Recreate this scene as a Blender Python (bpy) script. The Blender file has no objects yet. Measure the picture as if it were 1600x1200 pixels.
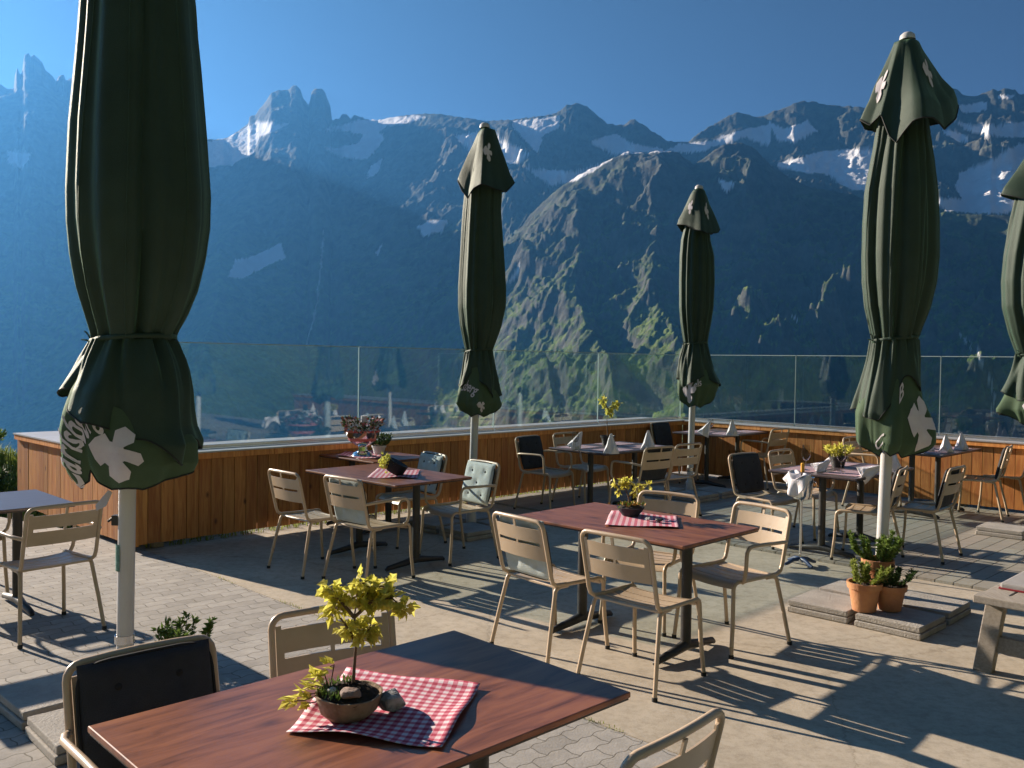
import bpy, math, random
import numpy as np
from mathutils import Vector, Matrix
R = math.radians
C = bpy.context.scene.collection
S = bpy.context.scene

# ------------------------------------------------------------------ camera
F_PX, PITCH, ROLL, CAM_H = 1392.0, 0.0261, 0.01374, 1.7325
c_, s_ = math.cos(ROLL), math.sin(ROLL)
_fw = Vector((0, math.cos(PITCH), -math.sin(PITCH)))
_up0 = Vector((0, math.sin(PITCH), math.cos(PITCH)))
_rt0 = Vector((1, 0, 0))
_rt = _rt0 * c_ + _up0 * s_
_up = -_rt0 * s_ + _up0 * c_
cam_d = bpy.data.cameras.new('camera')
cam = bpy.data.objects.new('camera', cam_d); C.objects.link(cam)
cam_d.sensor_width = 36; cam_d.lens = F_PX / 1600 * 36
cam_d.clip_start = 0.05; cam_d.clip_end = 40000
mw = Matrix(((_rt.x, _up.x, -_fw.x, 0), (_rt.y, _up.y, -_fw.y, 0), (_rt.z, _up.z, -_fw.z, CAM_H), (0, 0, 0, 1)))
cam.matrix_world = mw
S.camera = cam

# ------------------------------------------------------------------ light
SUN_AZ_DIR = Vector((-0.815, 0.579, 0))           # horizontal direction towards the sun
SUN_EL = R(20.5)
W = bpy.data.worlds.new('World'); S.world = W; W.use_nodes = True
nt = W.node_tree
bg = nt.nodes['Background']; bg.inputs[1].default_value = 0.05
sky = nt.nodes.new('ShaderNodeTexSky'); sky.sky_type = 'NISHITA'; sky.sun_disc = False
sky.sun_elevation = SUN_EL
sky.sun_rotation = math.atan2(SUN_AZ_DIR.x, SUN_AZ_DIR.y)
sky.altitude = 2500; sky.air_density = 0.22; sky.dust_density = 0.15; sky.ozone_density = 0.1
nt.links.new(sky.outputs[0], bg.inputs[0])
sd = bpy.data.lights.new('sun', 'SUN'); sd.energy = 5.0; sd.angle = R(0.5); sd.color = (1, .85, .68)
sun = bpy.data.objects.new('sun', sd); C.objects.link(sun)
sdir = Vector((SUN_AZ_DIR.x * math.cos(SUN_EL), SUN_AZ_DIR.y * math.cos(SUN_EL), math.sin(SUN_EL)))
sun.rotation_euler = sdir.to_track_quat('Z', 'Y').to_euler()
S.view_settings.view_transform = 'Standard'; S.view_settings.look = 'None'
S.view_settings.exposure = 1.62; S.view_settings.gamma = 1.0
S.cycles.max_bounces = 6; S.cycles.diffuse_bounces = 2; S.cycles.glossy_bounces = 3
S.cycles.transparent_max_bounces = 16; S.cycles.transmission_bounces = 6; S.cycles.volume_bounces = 0

# ------------------------------------------------------------------ helpers
def ray(px, py):
    return _rt * ((px - 800) / F_PX) + _up * ((600 - py) / F_PX) + _fw
def G(px, py, z=0.0):                     # point of the horizontal plane z
    d = ray(px, py); t = (z - CAM_H) / d.z
    return Vector((d.x * t, d.y * t, z))
def D(px, py, y):                         # point at distance y
    d = ray(px, py); t = y / d.y
    return Vector((d.x * t, y, CAM_H + d.z * t))

class MB:
    def __init__(s): s.v = []; s.f = []; s.mi = []
    def add(s, vs, fs, mi=0, M=None):
        b = len(s.v)
        for p in vs:
            p = Vector(p); s.v.append(M @ p if M is not None else p)
        for f in fs: s.f.append(tuple(i + b for i in f)); s.mi.append(mi)
        return s
    def box(s, c, d, rz=0, M=None, mi=0):
        x, y, z = d[0] / 2, d[1] / 2, d[2] / 2
        vs = [Vector((a * x, b * y, e * z)) for e in (-1, 1) for b in (-1, 1) for a in (-1, 1)]
        if rz: Rm = Matrix.Rotation(rz, 3, 'Z'); vs = [Rm @ v for v in vs]
        vs = [v + Vector(c) for v in vs]
        return s.add(vs, [(0, 2, 3, 1), (4, 5, 7, 6), (0, 1, 5, 4), (2, 6, 7, 3), (0, 4, 6, 2), (1, 3, 7, 5)], mi, M)
    def tube(s, path, r, seg=8, mi=0, M=None, cap=True):
        P = [Vector(p) for p in path]; n = len(P)
        rr = r if isinstance(r, (list, tuple)) else [r] * n
        ref = None; vs = []
        for i in range(n):
            t = (P[min(i + 1, n - 1)] - P[max(i - 1, 0)]).normalized()
            if ref is None:
                ref = t.orthogonal().normalized()
            ref = (ref - t * ref.dot(t)).normalized(); b = t.cross(ref)
            for k in range(seg):
                a = 2 * math.pi * k / seg
                vs.append(P[i] + (ref * math.cos(a) + b * math.sin(a)) * rr[i])
        fs = []
        for i in range(n - 1):
            for k in range(seg):
                k2 = (k + 1) % seg
                fs.append((i * seg + k, i * seg + k2, (i + 1) * seg + k2, (i + 1) * seg + k))
        if cap:
            fs.append(tuple(range(seg))[::-1]); fs.append(tuple((n - 1) * seg + k for k in range(seg)))
        return s.add(vs, fs, mi, M)
    def lathe(s, prof, c=(0, 0, 0), seg=24, mi=0, M=None):
        vs = []; c = Vector(c)
        for r, z in prof:
            for k in range(seg):
                a = 2 * math.pi * k / seg
                vs.append(c + Vector((r * math.cos(a), r * math.sin(a), z)))
        fs = [(i * seg + k, i * seg + (k + 1) % seg, (i + 1) * seg + (k + 1) % seg, (i + 1) * seg + k)
              for i in range(len(prof) - 1) for k in range(seg)]
        return s.add(vs, fs, mi, M)
    def grid(s, fn, nu, nv, closed_u=False, mi=0):
        vs = [fn(i / (nu if closed_u else nu - 1), j / (nv - 1)) for j in range(nv) for i in range(nu)]
        fs = []
        for j in range(nv - 1):
            for i in range(nu if closed_u else nu - 1):
                i2 = (i + 1) % nu
                fs.append((j * nu + i, j * nu + i2, (j + 1) * nu + i2, (j + 1) * nu + i))
        return s.add(vs, fs, mi)
    def mesh(s, name, mats, smooth=None, bevel=0):
        m = bpy.data.meshes.new(name)
        m.from_pydata([tuple(v) for v in s.v], [], s.f)
        for x in (mats if isinstance(mats, (list, tuple)) else [mats]): m.materials.append(x)
        if any(s.mi): m.polygons.foreach_set('material_index', s.mi)
        if smooth:
            m.polygons.foreach_set('use_smooth', [True] * len(m.polygons))
            m.set_sharp_from_angle(angle=R(smooth))
        m.update()
        return m
    def build(s, name, mats, parent=None, smooth=None, bevel=0, solid=0):
        o = bpy.data.objects.new(name, s.mesh(name, mats, smooth)); C.objects.link(o)
        if parent is not None: o.parent = parent
        if solid:
            k = o.modifiers.new('solid', 'SOLIDIFY'); k.thickness = solid; k.offset = 0
        if bevel:
            k = o.modifiers.new('bevel', 'BEVEL'); k.width = bevel; k.segments = 2; k.limit_method = 'ANGLE'; k.angle_limit = R(40)
        return o

def tag(o, label=None, cat=None, group=None, kind=None):
    for k, v in (('label', label), ('category', cat), ('group', group), ('kind', kind)):
        if v: o[k] = v
    return o
def empty(name, loc, rz=0, label=None, cat=None, group=None):
    o = bpy.data.objects.new(name, None); C.objects.link(o)
    o.location = loc; o.rotation_euler = (0, 0, rz); o.empty_display_size = .1
    return tag(o, label, cat, group)
def copy_tree(src, parent=None):
    c = src.copy(); C.objects.link(c)
    if parent is not None: c.parent = parent
    for ch in list(src.children): copy_tree(ch, c)
    return c
def arc(c, r, a0, a1, ax1, ax2, n=5):
    c = Vector(c); ax1 = Vector(ax1); ax2 = Vector(ax2)
    return [c + ax1 * (r * math.cos(a0 + (a1 - a0) * i / n)) + ax2 * (r * math.sin(a0 + (a1 - a0) * i / n)) for i in range(n + 1)]

# ------------------------------------------------------------------ materials
MATS = {}
def mat(name, col, rough=.6, col2=None, scale=8, metal=0, bump=0, bscale=60, spec=.5, stretch=None, detail=6, rvar=0, coat=0, coords='Object', contrast=(.35, .65)):
    m = bpy.data.materials.new(name); m.use_nodes = True; n = m.node_tree; N = n.nodes; L = n.links
    b = N['Principled BSDF']; b.inputs['Base Color'].default_value = (*col, 1); b.inputs['Roughness'].default_value = rough
    b.inputs['Metallic'].default_value = metal; b.inputs['Specular IOR Level'].default_value = spec
    b.inputs['Coat Weight'].default_value = coat
    tc = N.new('ShaderNodeTexCoord'); mp = N.new('ShaderNodeMapping'); L.new(tc.outputs[coords], mp.inputs[0])
    if stretch: mp.inputs['Scale'].default_value = stretch
    m['_'] = 0
    if col2:
        t = N.new('ShaderNodeTexNoise'); t.inputs['Scale'].default_value = scale; t.inputs['Detail'].default_value = detail
        t.inputs['Roughness'].default_value = .65
        L.new(mp.outputs[0], t.inputs[0])
        r = N.new('ShaderNodeValToRGB'); r.color_ramp.elements[0].color = (*col, 1); r.color_ramp.elements[1].color = (*col2, 1)
        r.color_ramp.elements[0].position = contrast[0]; r.color_ramp.elements[1].position = contrast[1]
        L.new(t.outputs[0], r.inputs[0]); L.new(r.outputs[0], b.inputs['Base Color'])
        if rvar:
            mr = N.new('ShaderNodeMapRange'); mr.inputs['To Min'].default_value = rough - rvar; mr.inputs['To Max'].default_value = rough + rvar
            L.new(t.outputs[0], mr.inputs[0]); L.new(mr.outputs[0], b.inputs['Roughness'])
    if bump:
        t2 = N.new('ShaderNodeTexNoise'); t2.inputs['Scale'].default_value = bscale; t2.inputs['Detail'].default_value = 8
        L.new(mp.outputs[0], t2.inputs[0])
        bp = N.new('ShaderNodeBump'); bp.inputs['Strength'].default_value = bump; bp.inputs['Distance'].default_value = .01
        L.new(t2.outputs[0], bp.inputs['Height']); L.new(bp.outputs[0], b.inputs['Normal'])
    del m['_']
    MATS[name] = m
    return m
taupe = mat('taupe_powder_coat', (.50, .375, .255), .34, (.56, .425, .30), 5, bump=.08, bscale=400)
taupe_seat = mat('taupe_seat', (.48, .365, .25), .34, (.55, .425, .30), 6, bump=.1, bscale=300)
rubber = mat('black_rubber', (.02, .02, .02), .7)
iron = mat('black_iron', (.022, .022, .024), .45, (.04, .038, .035), 20, bump=.2, bscale=200)
steel = mat('steel', (.6, .6, .6), .25, metal=1)
chrome = mat('bright_steel', (.75, .75, .76), .12, metal=1)
pole_m = mat('pole_paint', (.62, .61, .60), .4, (.52, .5, .49), 6, stretch=(1, 1, .2))
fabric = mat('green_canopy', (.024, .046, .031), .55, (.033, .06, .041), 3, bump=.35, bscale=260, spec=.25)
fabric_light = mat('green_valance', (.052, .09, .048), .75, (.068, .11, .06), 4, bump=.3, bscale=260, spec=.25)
trim = mat('dark_trim', (.008, .012, .01), .7)
white_print = mat('white_print', (.62, .56, .6), .7, (.7, .66, .68), 9, bump=.2, bscale=260)
cushion_dark = mat('charcoal_cushion', (.022, .026, .034), .8, (.032, .036, .046), 12, bump=.5, bscale=300)
cushion_pale = mat('pale_cushion', (.52, .58, .57), .85, (.44, .5, .49), 10, bump=.5, bscale=250)
cushion_side = mat('black_piping', (.01, .011, .014), .8)
napkin_m = mat('white_napkin', (.72, .68, .72), .8, (.78, .75, .78), 14, bump=.3, bscale=120)
mat_m = mat('mauve_placemat', (.35, .22, .25), .7, (.42, .3, .33), 30)
terracotta = mat('terracotta', (.52, .25, .11), .8, (.42, .17, .08), 7, bump=.3, bscale=60)
soil = mat('soil', (.02, .013, .009), .95, (.045, .03, .02), 40, bump=1, bscale=50)
slab_m = mat('slab_concrete', (.30, .275, .245), .9, (.40, .37, .33), 9, bump=.6, bscale=90)
bark = mat('bark', (.12, .075, .05), .9, (.2, .13, .09), 30, bump=.6, bscale=80)
stone_m = mat('rock_stone', (.16, .165, .17), .8, (.5, .5, .5), 22, bump=1, bscale=40, contrast=(.45, .6))
pinkstone = mat('pink_stone', (.33, .22, .17), .85, (.2, .16, .14), 50, bump=.6, bscale=80)
old_wood = mat('weathered_wood', (.30, .255, .21), .8, (.42, .37, .31), 6, bump=.5, bscale=60, stretch=(14, 1.2, 14))
grey_cush = mat('grey_seat_pad', (.33, .31, .30), .85, (.38, .36, .34), 12, bump=.3, bscale=200)
red_edge = mat('red_edge', (.3, .02, .03), .7)
cap_metal = mat('zinc_cap', (.45, .44, .44), .45, (.56, .54, .54), 3, metal=.35, bump=.05, bscale=20)
candle = mat('orange_candle', (.75, .38, .04), .5)
blue_cast = mat('blue_base', (.035, .06, .13), .35)
clay_bowl = mat('clay_bowl', (.20, .13, .075), .85, (.34, .25, .17), 14, bump=.7, bscale=50, contrast=(.4, .6))
sticker = mat('green_sticker', (.03, .17, .12), .5, (.2, .35, .3), 60)
top_dark = mat('dark_tabletop', (.075, .055, .055), .32, (.12, .085, .085), 5, stretch=(1.2, 12, 1))
for _f in (fabric, fabric_light):
    _p = _f.node_tree.nodes['Principled BSDF']; _p.inputs['Sheen Weight'].default_value = .4; _p.inputs['Sheen Roughness'].default_value = .35; _p.inputs['Sheen Tint'].default_value = (.5, .95, .55, 1)
def leafmat(name, a, b, trans=.3):
    m = mat(name, a, .55, b, 14, spec=.35); m.node_tree.nodes['Principled BSDF'].inputs['Transmission Weight'].default_value = 0
    n = m.node_tree; out = n.nodes['Material Output']; pb = n.nodes['Principled BSDF']
    tr = n.nodes.new('ShaderNodeBsdfTranslucent'); mx = n.nodes.new('ShaderNodeMixShader'); mx.inputs[0].default_value = trans
    cr = [x for x in n.nodes if x.type == 'VALTORGB'][0]
    n.links.new(cr.outputs[0], tr.inputs[0]); n.links.new(pb.outputs[0], mx.inputs[1]); n.links.new(tr.outputs[0], mx.inputs[2]); n.links.new(mx.outputs[0], out.inputs[0])
    return m
leaf_y = leafmat('yellow_green_leaf', (.60, .56, .07), (.75, .72, .2), .55)
leaf_y2 = leafmat('fresh_green_leaf', (.2, .26, .04), (.34, .38, .09), .35)
leaf_g = leafmat('green_leaf', (.09, .16, .03), (.2, .28, .06), .3)
leaf_d = leafmat('dark_leaf', (.03, .07, .02), (.08, .13, .035), .25)
grass_m = leafmat('grass_blade', (.14, .2, .03), (.32, .36, .08), .35)
flower_r = mat('red_petals', (.55, .06, .07), .6, (.75, .3, .3), 30)
flower_o = mat('orange_petals', (.6, .22, .03), .6, (.7, .45, .08), 30)

def wood_planks(name, c1, c2, dark):
    m = bpy.data.materials.new(name); m.use_nodes = True; n = m.node_tree; N = n.nodes; L = n.links; b = N['Principled BSDF']
    tc = N.new('ShaderNodeTexCoord'); mp = N.new('ShaderNodeMapping'); mp.inputs['Scale'].default_value = (9, 9, .8)
    L.new(tc.outputs['Object'], mp.inputs[0])
    t = N.new('ShaderNodeTexNoise'); t.inputs['Scale'].default_value = 4; t.inputs['Detail'].default_value = 8; t.inputs['Distortion'].default_value = .8
    L.new(mp.outputs[0], t.inputs[0])
    r = N.new('ShaderNodeValToRGB'); r.color_ramp.elements[0].color = (*c1, 1); r.color_ramp.elements[1].color = (*c2, 1)
    r.color_ramp.elements[0].position = .35; r.color_ramp.elements[1].position = .68
    L.new(t.outputs[0], r.inputs[0])
    at = N.new('ShaderNodeAttribute'); at.attribute_name = 'tone'
    mx = N.new('ShaderNodeMix'); mx.data_type = 'RGBA'; mx.blend_type = 'MULTIPLY'; mx.inputs[0].default_value = 1
    L.new(r.outputs[0], mx.inputs[6]); L.new(at.outputs['Color'], mx.inputs[7])
    # knots
    v = N.new('ShaderNodeTexVoronoi'); v.inputs['Scale'].default_value = 5.5
    mp2 = N.new('ShaderNodeMapping'); mp2.inputs['Scale'].default_value = (1, 1, .55); L.new(tc.outputs['Object'], mp2.inputs[0]); L.new(mp2.outputs[0], v.inputs[0])
    kr = N.new('ShaderNodeValToRGB'); kr.color_ramp.elements[0].color = (0, 0, 0, 1); kr.color_ramp.elements[1].color = (1, 1, 1, 1)
    kr.color_ramp.elements[0].position = .03; kr.color_ramp.elements[1].position = .12
    L.new(v.outputs['Distance'], kr.inputs[0])
    m2 = N.new('ShaderNodeMix'); m2.data_type = 'RGBA'; m2.inputs[6].default_value = (*dark, 1)
    L.new(kr.outputs[0], m2.inputs[0]); L.new(mx.outputs[2], m2.inputs[7]); L.new(m2.outputs[2], b.inputs['Base Color'])
    b.inputs['Roughness'].default_value = .55
    bp = N.new('ShaderNodeBump'); bp.inputs['Strength'].default_value = .3; bp.inputs['Distance'].default_value = .004
    L.new(t.outputs[0], bp.inputs['Height']); L.new(bp.outputs[0], b.inputs['Normal'])
    return m
planks_m = wood_planks('wall_boards', (.42, .145, .034), (.60, .275, .075), (.12, .035, .015))
def tone_attr(o, nper=8, lo=.72, hi=1.08, seed=1):
    rnd = random.Random(seed); a = o.data.color_attributes.new('tone', 'FLOAT_COLOR', 'POINT')
    vals = []
    for i in range(len(o.data.vertices) // nper):
        k = rnd.uniform(lo, hi); h = rnd.uniform(.95, 1.05)
        vals += [k, k * h, k * h, 1] * nper
    a.data.foreach_set('color', vals)

def table_wood():
    m = bpy.data.materials.new('brown_tabletop'); m.use_nodes = True; n = m.node_tree; N = n.nodes; L = n.links; b = N['Principled BSDF']
    tc = N.new('ShaderNodeTexCoord'); mp = N.new('ShaderNodeMapping'); mp.inputs['Scale'].default_value = (1.3, 9, 1)
    L.new(tc.outputs['Object'], mp.inputs[0])
    t = N.new('ShaderNodeTexNoise'); t.inputs['Scale'].default_value = 2.2; t.inputs['Detail'].default_value = 10; t.inputs['Distortion'].default_value = .9
    t.inputs['Roughness'].default_value = .62
    L.new(mp.outputs[0], t.inputs[0])
    r = N.new('ShaderNodeValToRGB'); e = r.color_ramp.elements
    e[0].color = (.07, .024, .014, 1); e[0].position = .28
    e[1].color = (.34, .135, .062, 1); e[1].position = .72
    x = e.new(.42); x.color = (.19, .068, .036, 1)
    x = e.new(.55); x.color = (.27, .10, .05, 1)
    L.new(t.outputs[0], r.inputs[0])
    v = N.new('ShaderNodeTexVoronoi'); v.voronoi_dimensions = '2D'; v.inputs['Scale'].default_value = 3.6
    mp2 = N.new('ShaderNodeMapping'); mp2.inputs['Scale'].default_value = (.6, 1.3, 1)
    L.new(tc.outputs['Object'], mp2.inputs[0]); L.new(mp2.outputs[0], v.inputs[0])
    kr = N.new('ShaderNodeValToRGB'); kr.color_ramp.elements[0].position = .01; kr.color_ramp.elements[1].position = .13; kr.color_ramp.elements[0].color = (.25, .25, .25, 1)
    L.new(v.outputs['Distance'], kr.inputs[0])
    m2 = N.new('ShaderNodeMix'); m2.data_type = 'RGBA'; m2.inputs[6].default_value = (.055, .018, .013, 1)
    L.new(kr.outputs[0], m2.inputs[0]); L.new(r.outputs[0], m2.inputs[7]); L.new(m2.outputs[2], b.inputs['Base Color'])
    b.inputs['Roughness'].default_value = .36; b.inputs['Specular IOR Level'].default_value = .5
    bp = N.new('ShaderNodeBump'); bp.inputs['Strength'].default_value = .12; bp.inputs['Distance'].default_value = .002
    L.new(t.outputs[0], bp.inputs['Height']); L.new(bp.outputs[0], b.inputs['Normal'])
    return m
table_m = table_wood()

def gingham():
    m = bpy.data.materials.new('gingham_cloth'); m.use_nodes = True; n = m.node_tree; N = n.nodes; L = n.links; b = N['Principled BSDF']
    uv = N.new('ShaderNodeUVMap'); sp = N.new('ShaderNodeSeparateXYZ'); L.new(uv.outputs[0], sp.inputs[0])
    outs = []
    for k in (0, 1):
        a = N.new('ShaderNodeMath'); a.operation = 'FRACT'; L.new(sp.outputs[k], a.inputs[0])
        g = N.new('ShaderNodeMath'); g.operation = 'GREATER_THAN'; g.inputs[1].default_value = .5; L.new(a.outputs[0], g.inputs[0]); outs.append(g)
    ad = N.new('ShaderNodeMath'); ad.operation = 'ADD'; L.new(outs[0].outputs[0], ad.inputs[0]); L.new(outs[1].outputs[0], ad.inputs[1])
    hf = N.new('ShaderNodeMath'); hf.operation = 'MULTIPLY'; hf.inputs[1].default_value = .5; L.new(ad.outputs[0], hf.inputs[0])
    r = N.new('ShaderNodeValToRGB'); r.color_ramp.interpolation = 'CONSTANT'; e = r.color_ramp.elements
    e[0].color = (.72, .62, .64, 1); e[1].position = .8; e[1].color = (.42, .03, .075, 1)
    x = e.new(.3); x.color = (.6, .2, .26, 1)
    L.new(hf.outputs[0], r.inputs[0]); L.new(r.outputs[0], b.inputs['Base Color']); b.inputs['Roughness'].default_value = .85
    w = N.new('ShaderNodeTexNoise'); w.inputs['Scale'].default_value = 90; tc = N.new('ShaderNodeTexCoord'); L.new(tc.outputs['Object'], w.inputs[0])
    bp = N.new('ShaderNodeBump'); bp.inputs['Strength'].default_value = .4; bp.inputs['Distance'].default_value = .002
    L.new(w.outputs[0], bp.inputs['Height']); L.new(bp.outputs[0], b.inputs['Normal'])
    return m
gingham_m = gingham()

def glass_mat():
    m = bpy.data.materials.new('tinted_glass'); m.use_nodes = True; n = m.node_tree; N = n.nodes; L = n.links
    N.remove(N['Principled BSDF']); out = N['Material Output']
    t = N.new('ShaderNodeBsdfTransparent'); t.inputs[0].default_value = (.89, .95, .955, 1)
    g = N.new('ShaderNodeBsdfGlossy'); g.inputs['Roughness'].default_value = .01; g.inputs[0].default_value = (.85, .95, .95, 1)
    f = N.new('ShaderNodeFresnel'); ge = N.new('ShaderNodeNewGeometry'); mr = N.new('ShaderNodeMapRange')
    mr.inputs['To Min'].default_value = 1.75; mr.inputs['To Max'].default_value = 1 / 1.75; L.new(ge.outputs['Backfacing'], mr.inputs[0]); L.new(mr.outputs[0], f.inputs[0])
    mx = N.new('ShaderNodeMixShader'); L.new(f.outputs[0], mx.inputs[0]); L.new(t.outputs[0], mx.inputs[1]); L.new(g.outputs[0], mx.inputs[2]); L.new(mx.outputs[0], out.inputs[0])
    return m
glass_m = glass_mat()
wine_glass_m = bpy.data.materials.new('clear_glass'); wine_glass_m.use_nodes = True
_n = wine_glass_m.node_tree; _b = _n.nodes['Principled BSDF']; _b.inputs['Transmission Weight'].default_value = 1; _b.inputs['Roughness'].default_value = .02; _b.inputs['IOR'].default_value = 1.2
edge_m = mat('glass_edge', (.45, .56, .56), .3)

# ------------------------------------------------------------------ noise
rs = np.random.RandomState(7)
_perm = rs.permutation(512); _perm = np.concatenate([_perm, _perm])
_gr = rs.uniform(0, 2 * np.pi, 512)
def perlin(x, y):
    xi = np.floor(x).astype(int); yi = np.floor(y).astype(int); xf = x - xi; yf = y - yi
    xi &= 255; yi &= 255
    u = xf ** 3 * (xf * (xf * 6 - 15) + 10); v = yf ** 3 * (yf * (yf * 6 - 15) + 10)
    def g(a, b, dx, dy):
        h = _gr[_perm[(_perm[a & 255] + b) & 511]]
        return np.cos(h) * dx + np.sin(h) * dy
    n00 = g(xi, yi, xf, yf); n10 = g(xi + 1, yi, xf - 1, yf); n01 = g(xi, yi + 1, xf, yf - 1); n11 = g(xi + 1, yi + 1, xf - 1, yf - 1)
    return (n00 * (1 - u) + n10 * u) * (1 - v) + (n01 * (1 - u) + n11 * u) * v
def ridged(x, y, oc=6, gain=.55, lac=2.05):
    s = 0; a = 1; w = 1; tot = 0
    for i in range(oc):
        n = 1 - np.abs(perlin(x + 37.1 * i, y - 11.7 * i) * 1.6); n = n * n
        s = s + a * n * w; tot += a; w = np.clip(n * 1.4, 0, 1); a *= gain; x = x * lac; y = y * lac
    return s / tot
def fbm(x, y, oc=5):
    s = 0; a = 1; tot = 0
    for i in range(oc):
        s = s + a * perlin(x + 17.3 * i, y + 9.2 * i); tot += a; a *= .5; x = x * 2.03; y = y * 2.03
    return s / tot

# ------------------------------------------------------------------ terrain and mountains (one sheet to the horizon)
def azel(px, py):
    d = ray(px, py); return math.atan2(d.x, d.y), d.z / math.hypot(d.x, d.y)
SKY = [(-700, 420), (-500, 400), (-250, 380), (-150, 350), (-110, 290), (-75, 150), (-40, 150), (0, 131), (6, 134), (12, 137), (22, 137), (23, 118), (27, 104), (31, 113), (34, 114), (38, 84), (44, 81), (48, 87), (53, 84), (62, 92), (66, 95), (70, 106), (80, 115), (88, 125), (92, 118), (100, 115), (103, 125), (112, 119), (120, 118),  # skyline left of the frame is made up, dropped to let sun onto the spurs
       (150, 130), (200, 160), (260, 185), (320, 216), (350, 216), (370, 205), (388, 192), (390, 182), (400, 178), (405, 170), (412, 162), (424, 143), (436, 139), (450, 140), (455, 134), (463, 132), (470, 140), (474, 152), (478, 158), (482, 163), (484, 158), (487, 141), (493, 137), (502, 137), (508, 143), (512, 155), (516, 165), (519, 186), (530, 184), (534, 178), (540, 176), (548, 184), (553, 178), (562, 181), (575, 185), (590, 186),
       (640, 178), (680, 176), (720, 182), (760, 188), (800, 186), (860, 178), (878, 170), (885, 163), (900, 160), (915, 164), (925, 172), (935, 180), (950, 192), (962, 194), (975, 194), (983, 187), (992, 186), (1003, 192), (1020, 205), (1045, 220), (1075, 221), (1085, 212), (1100, 202), (1120, 190), (1138, 180), (1150, 174), (1162, 176), (1175, 181), (1195, 180), (1210, 172), (1228, 168), (1240, 160), (1258, 157), (1275, 158), (1290, 163), (1310, 164), (1345, 166), (1380, 172),
       (1440, 150), (1480, 135), (1492, 137), (1505, 147), (1515, 149), (1530, 148), (1542, 142), (1552, 138), (1560, 141), (1570, 137), (1586, 138), (1592, 146), (1600, 146), (1650, 130), (1750, 170), (1900, 160), (2200, 260)]
FR = [(560, 760), (640, 640), (700, 520), (740, 445), (790, 392), (830, 332), (870, 295), (900, 275), (950, 250), (975, 237), (1010, 238), (1030, 234), (1060, 238), (1085, 255), (1110, 238), (1130, 225), (1150, 221), (1175, 228), (1190, 242), (1210, 262), (1260, 290), (1330, 302), (1400, 332), (1460, 322), (1500, 332), (1600, 337), (1700, 345), (2000, 420)]
def interp_trace(tr):
    a = np.array([azel(*p) for p in tr]); return a[:, 0], a[:, 1]
ska, ske = interp_trace(SKY); fra, fre = interp_trace(FR)
SPURS = [  # (px, py, distance) crest polylines, steepness
    ([(1003, 244, 2950), (1030, 330, 2620), (1022, 400, 2380), (1042, 470, 2150), (1062, 560, 1900), (1085, 680, 1600), (1110, 800, 1350)], .85),
    ([(905, 283, 2900), (915, 360, 2600), (905, 430, 2380), (950, 520, 2080), (968, 600, 1850), (985, 720, 1550)], .9),
    ([(835, 335, 2950), (850, 420, 2600), (862, 500, 2320), (860, 600, 2000), (880, 720, 1650)], .85),
    ([(450, 215, 4900), (400, 290, 4300), (350, 380, 3700), (330, 480, 3200), (300, 600, 2600)], .65),
    ([(60, 120, 5000), (120, 260, 4300), (150, 400, 3700), (160, 560, 3000)], .65),
]
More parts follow.
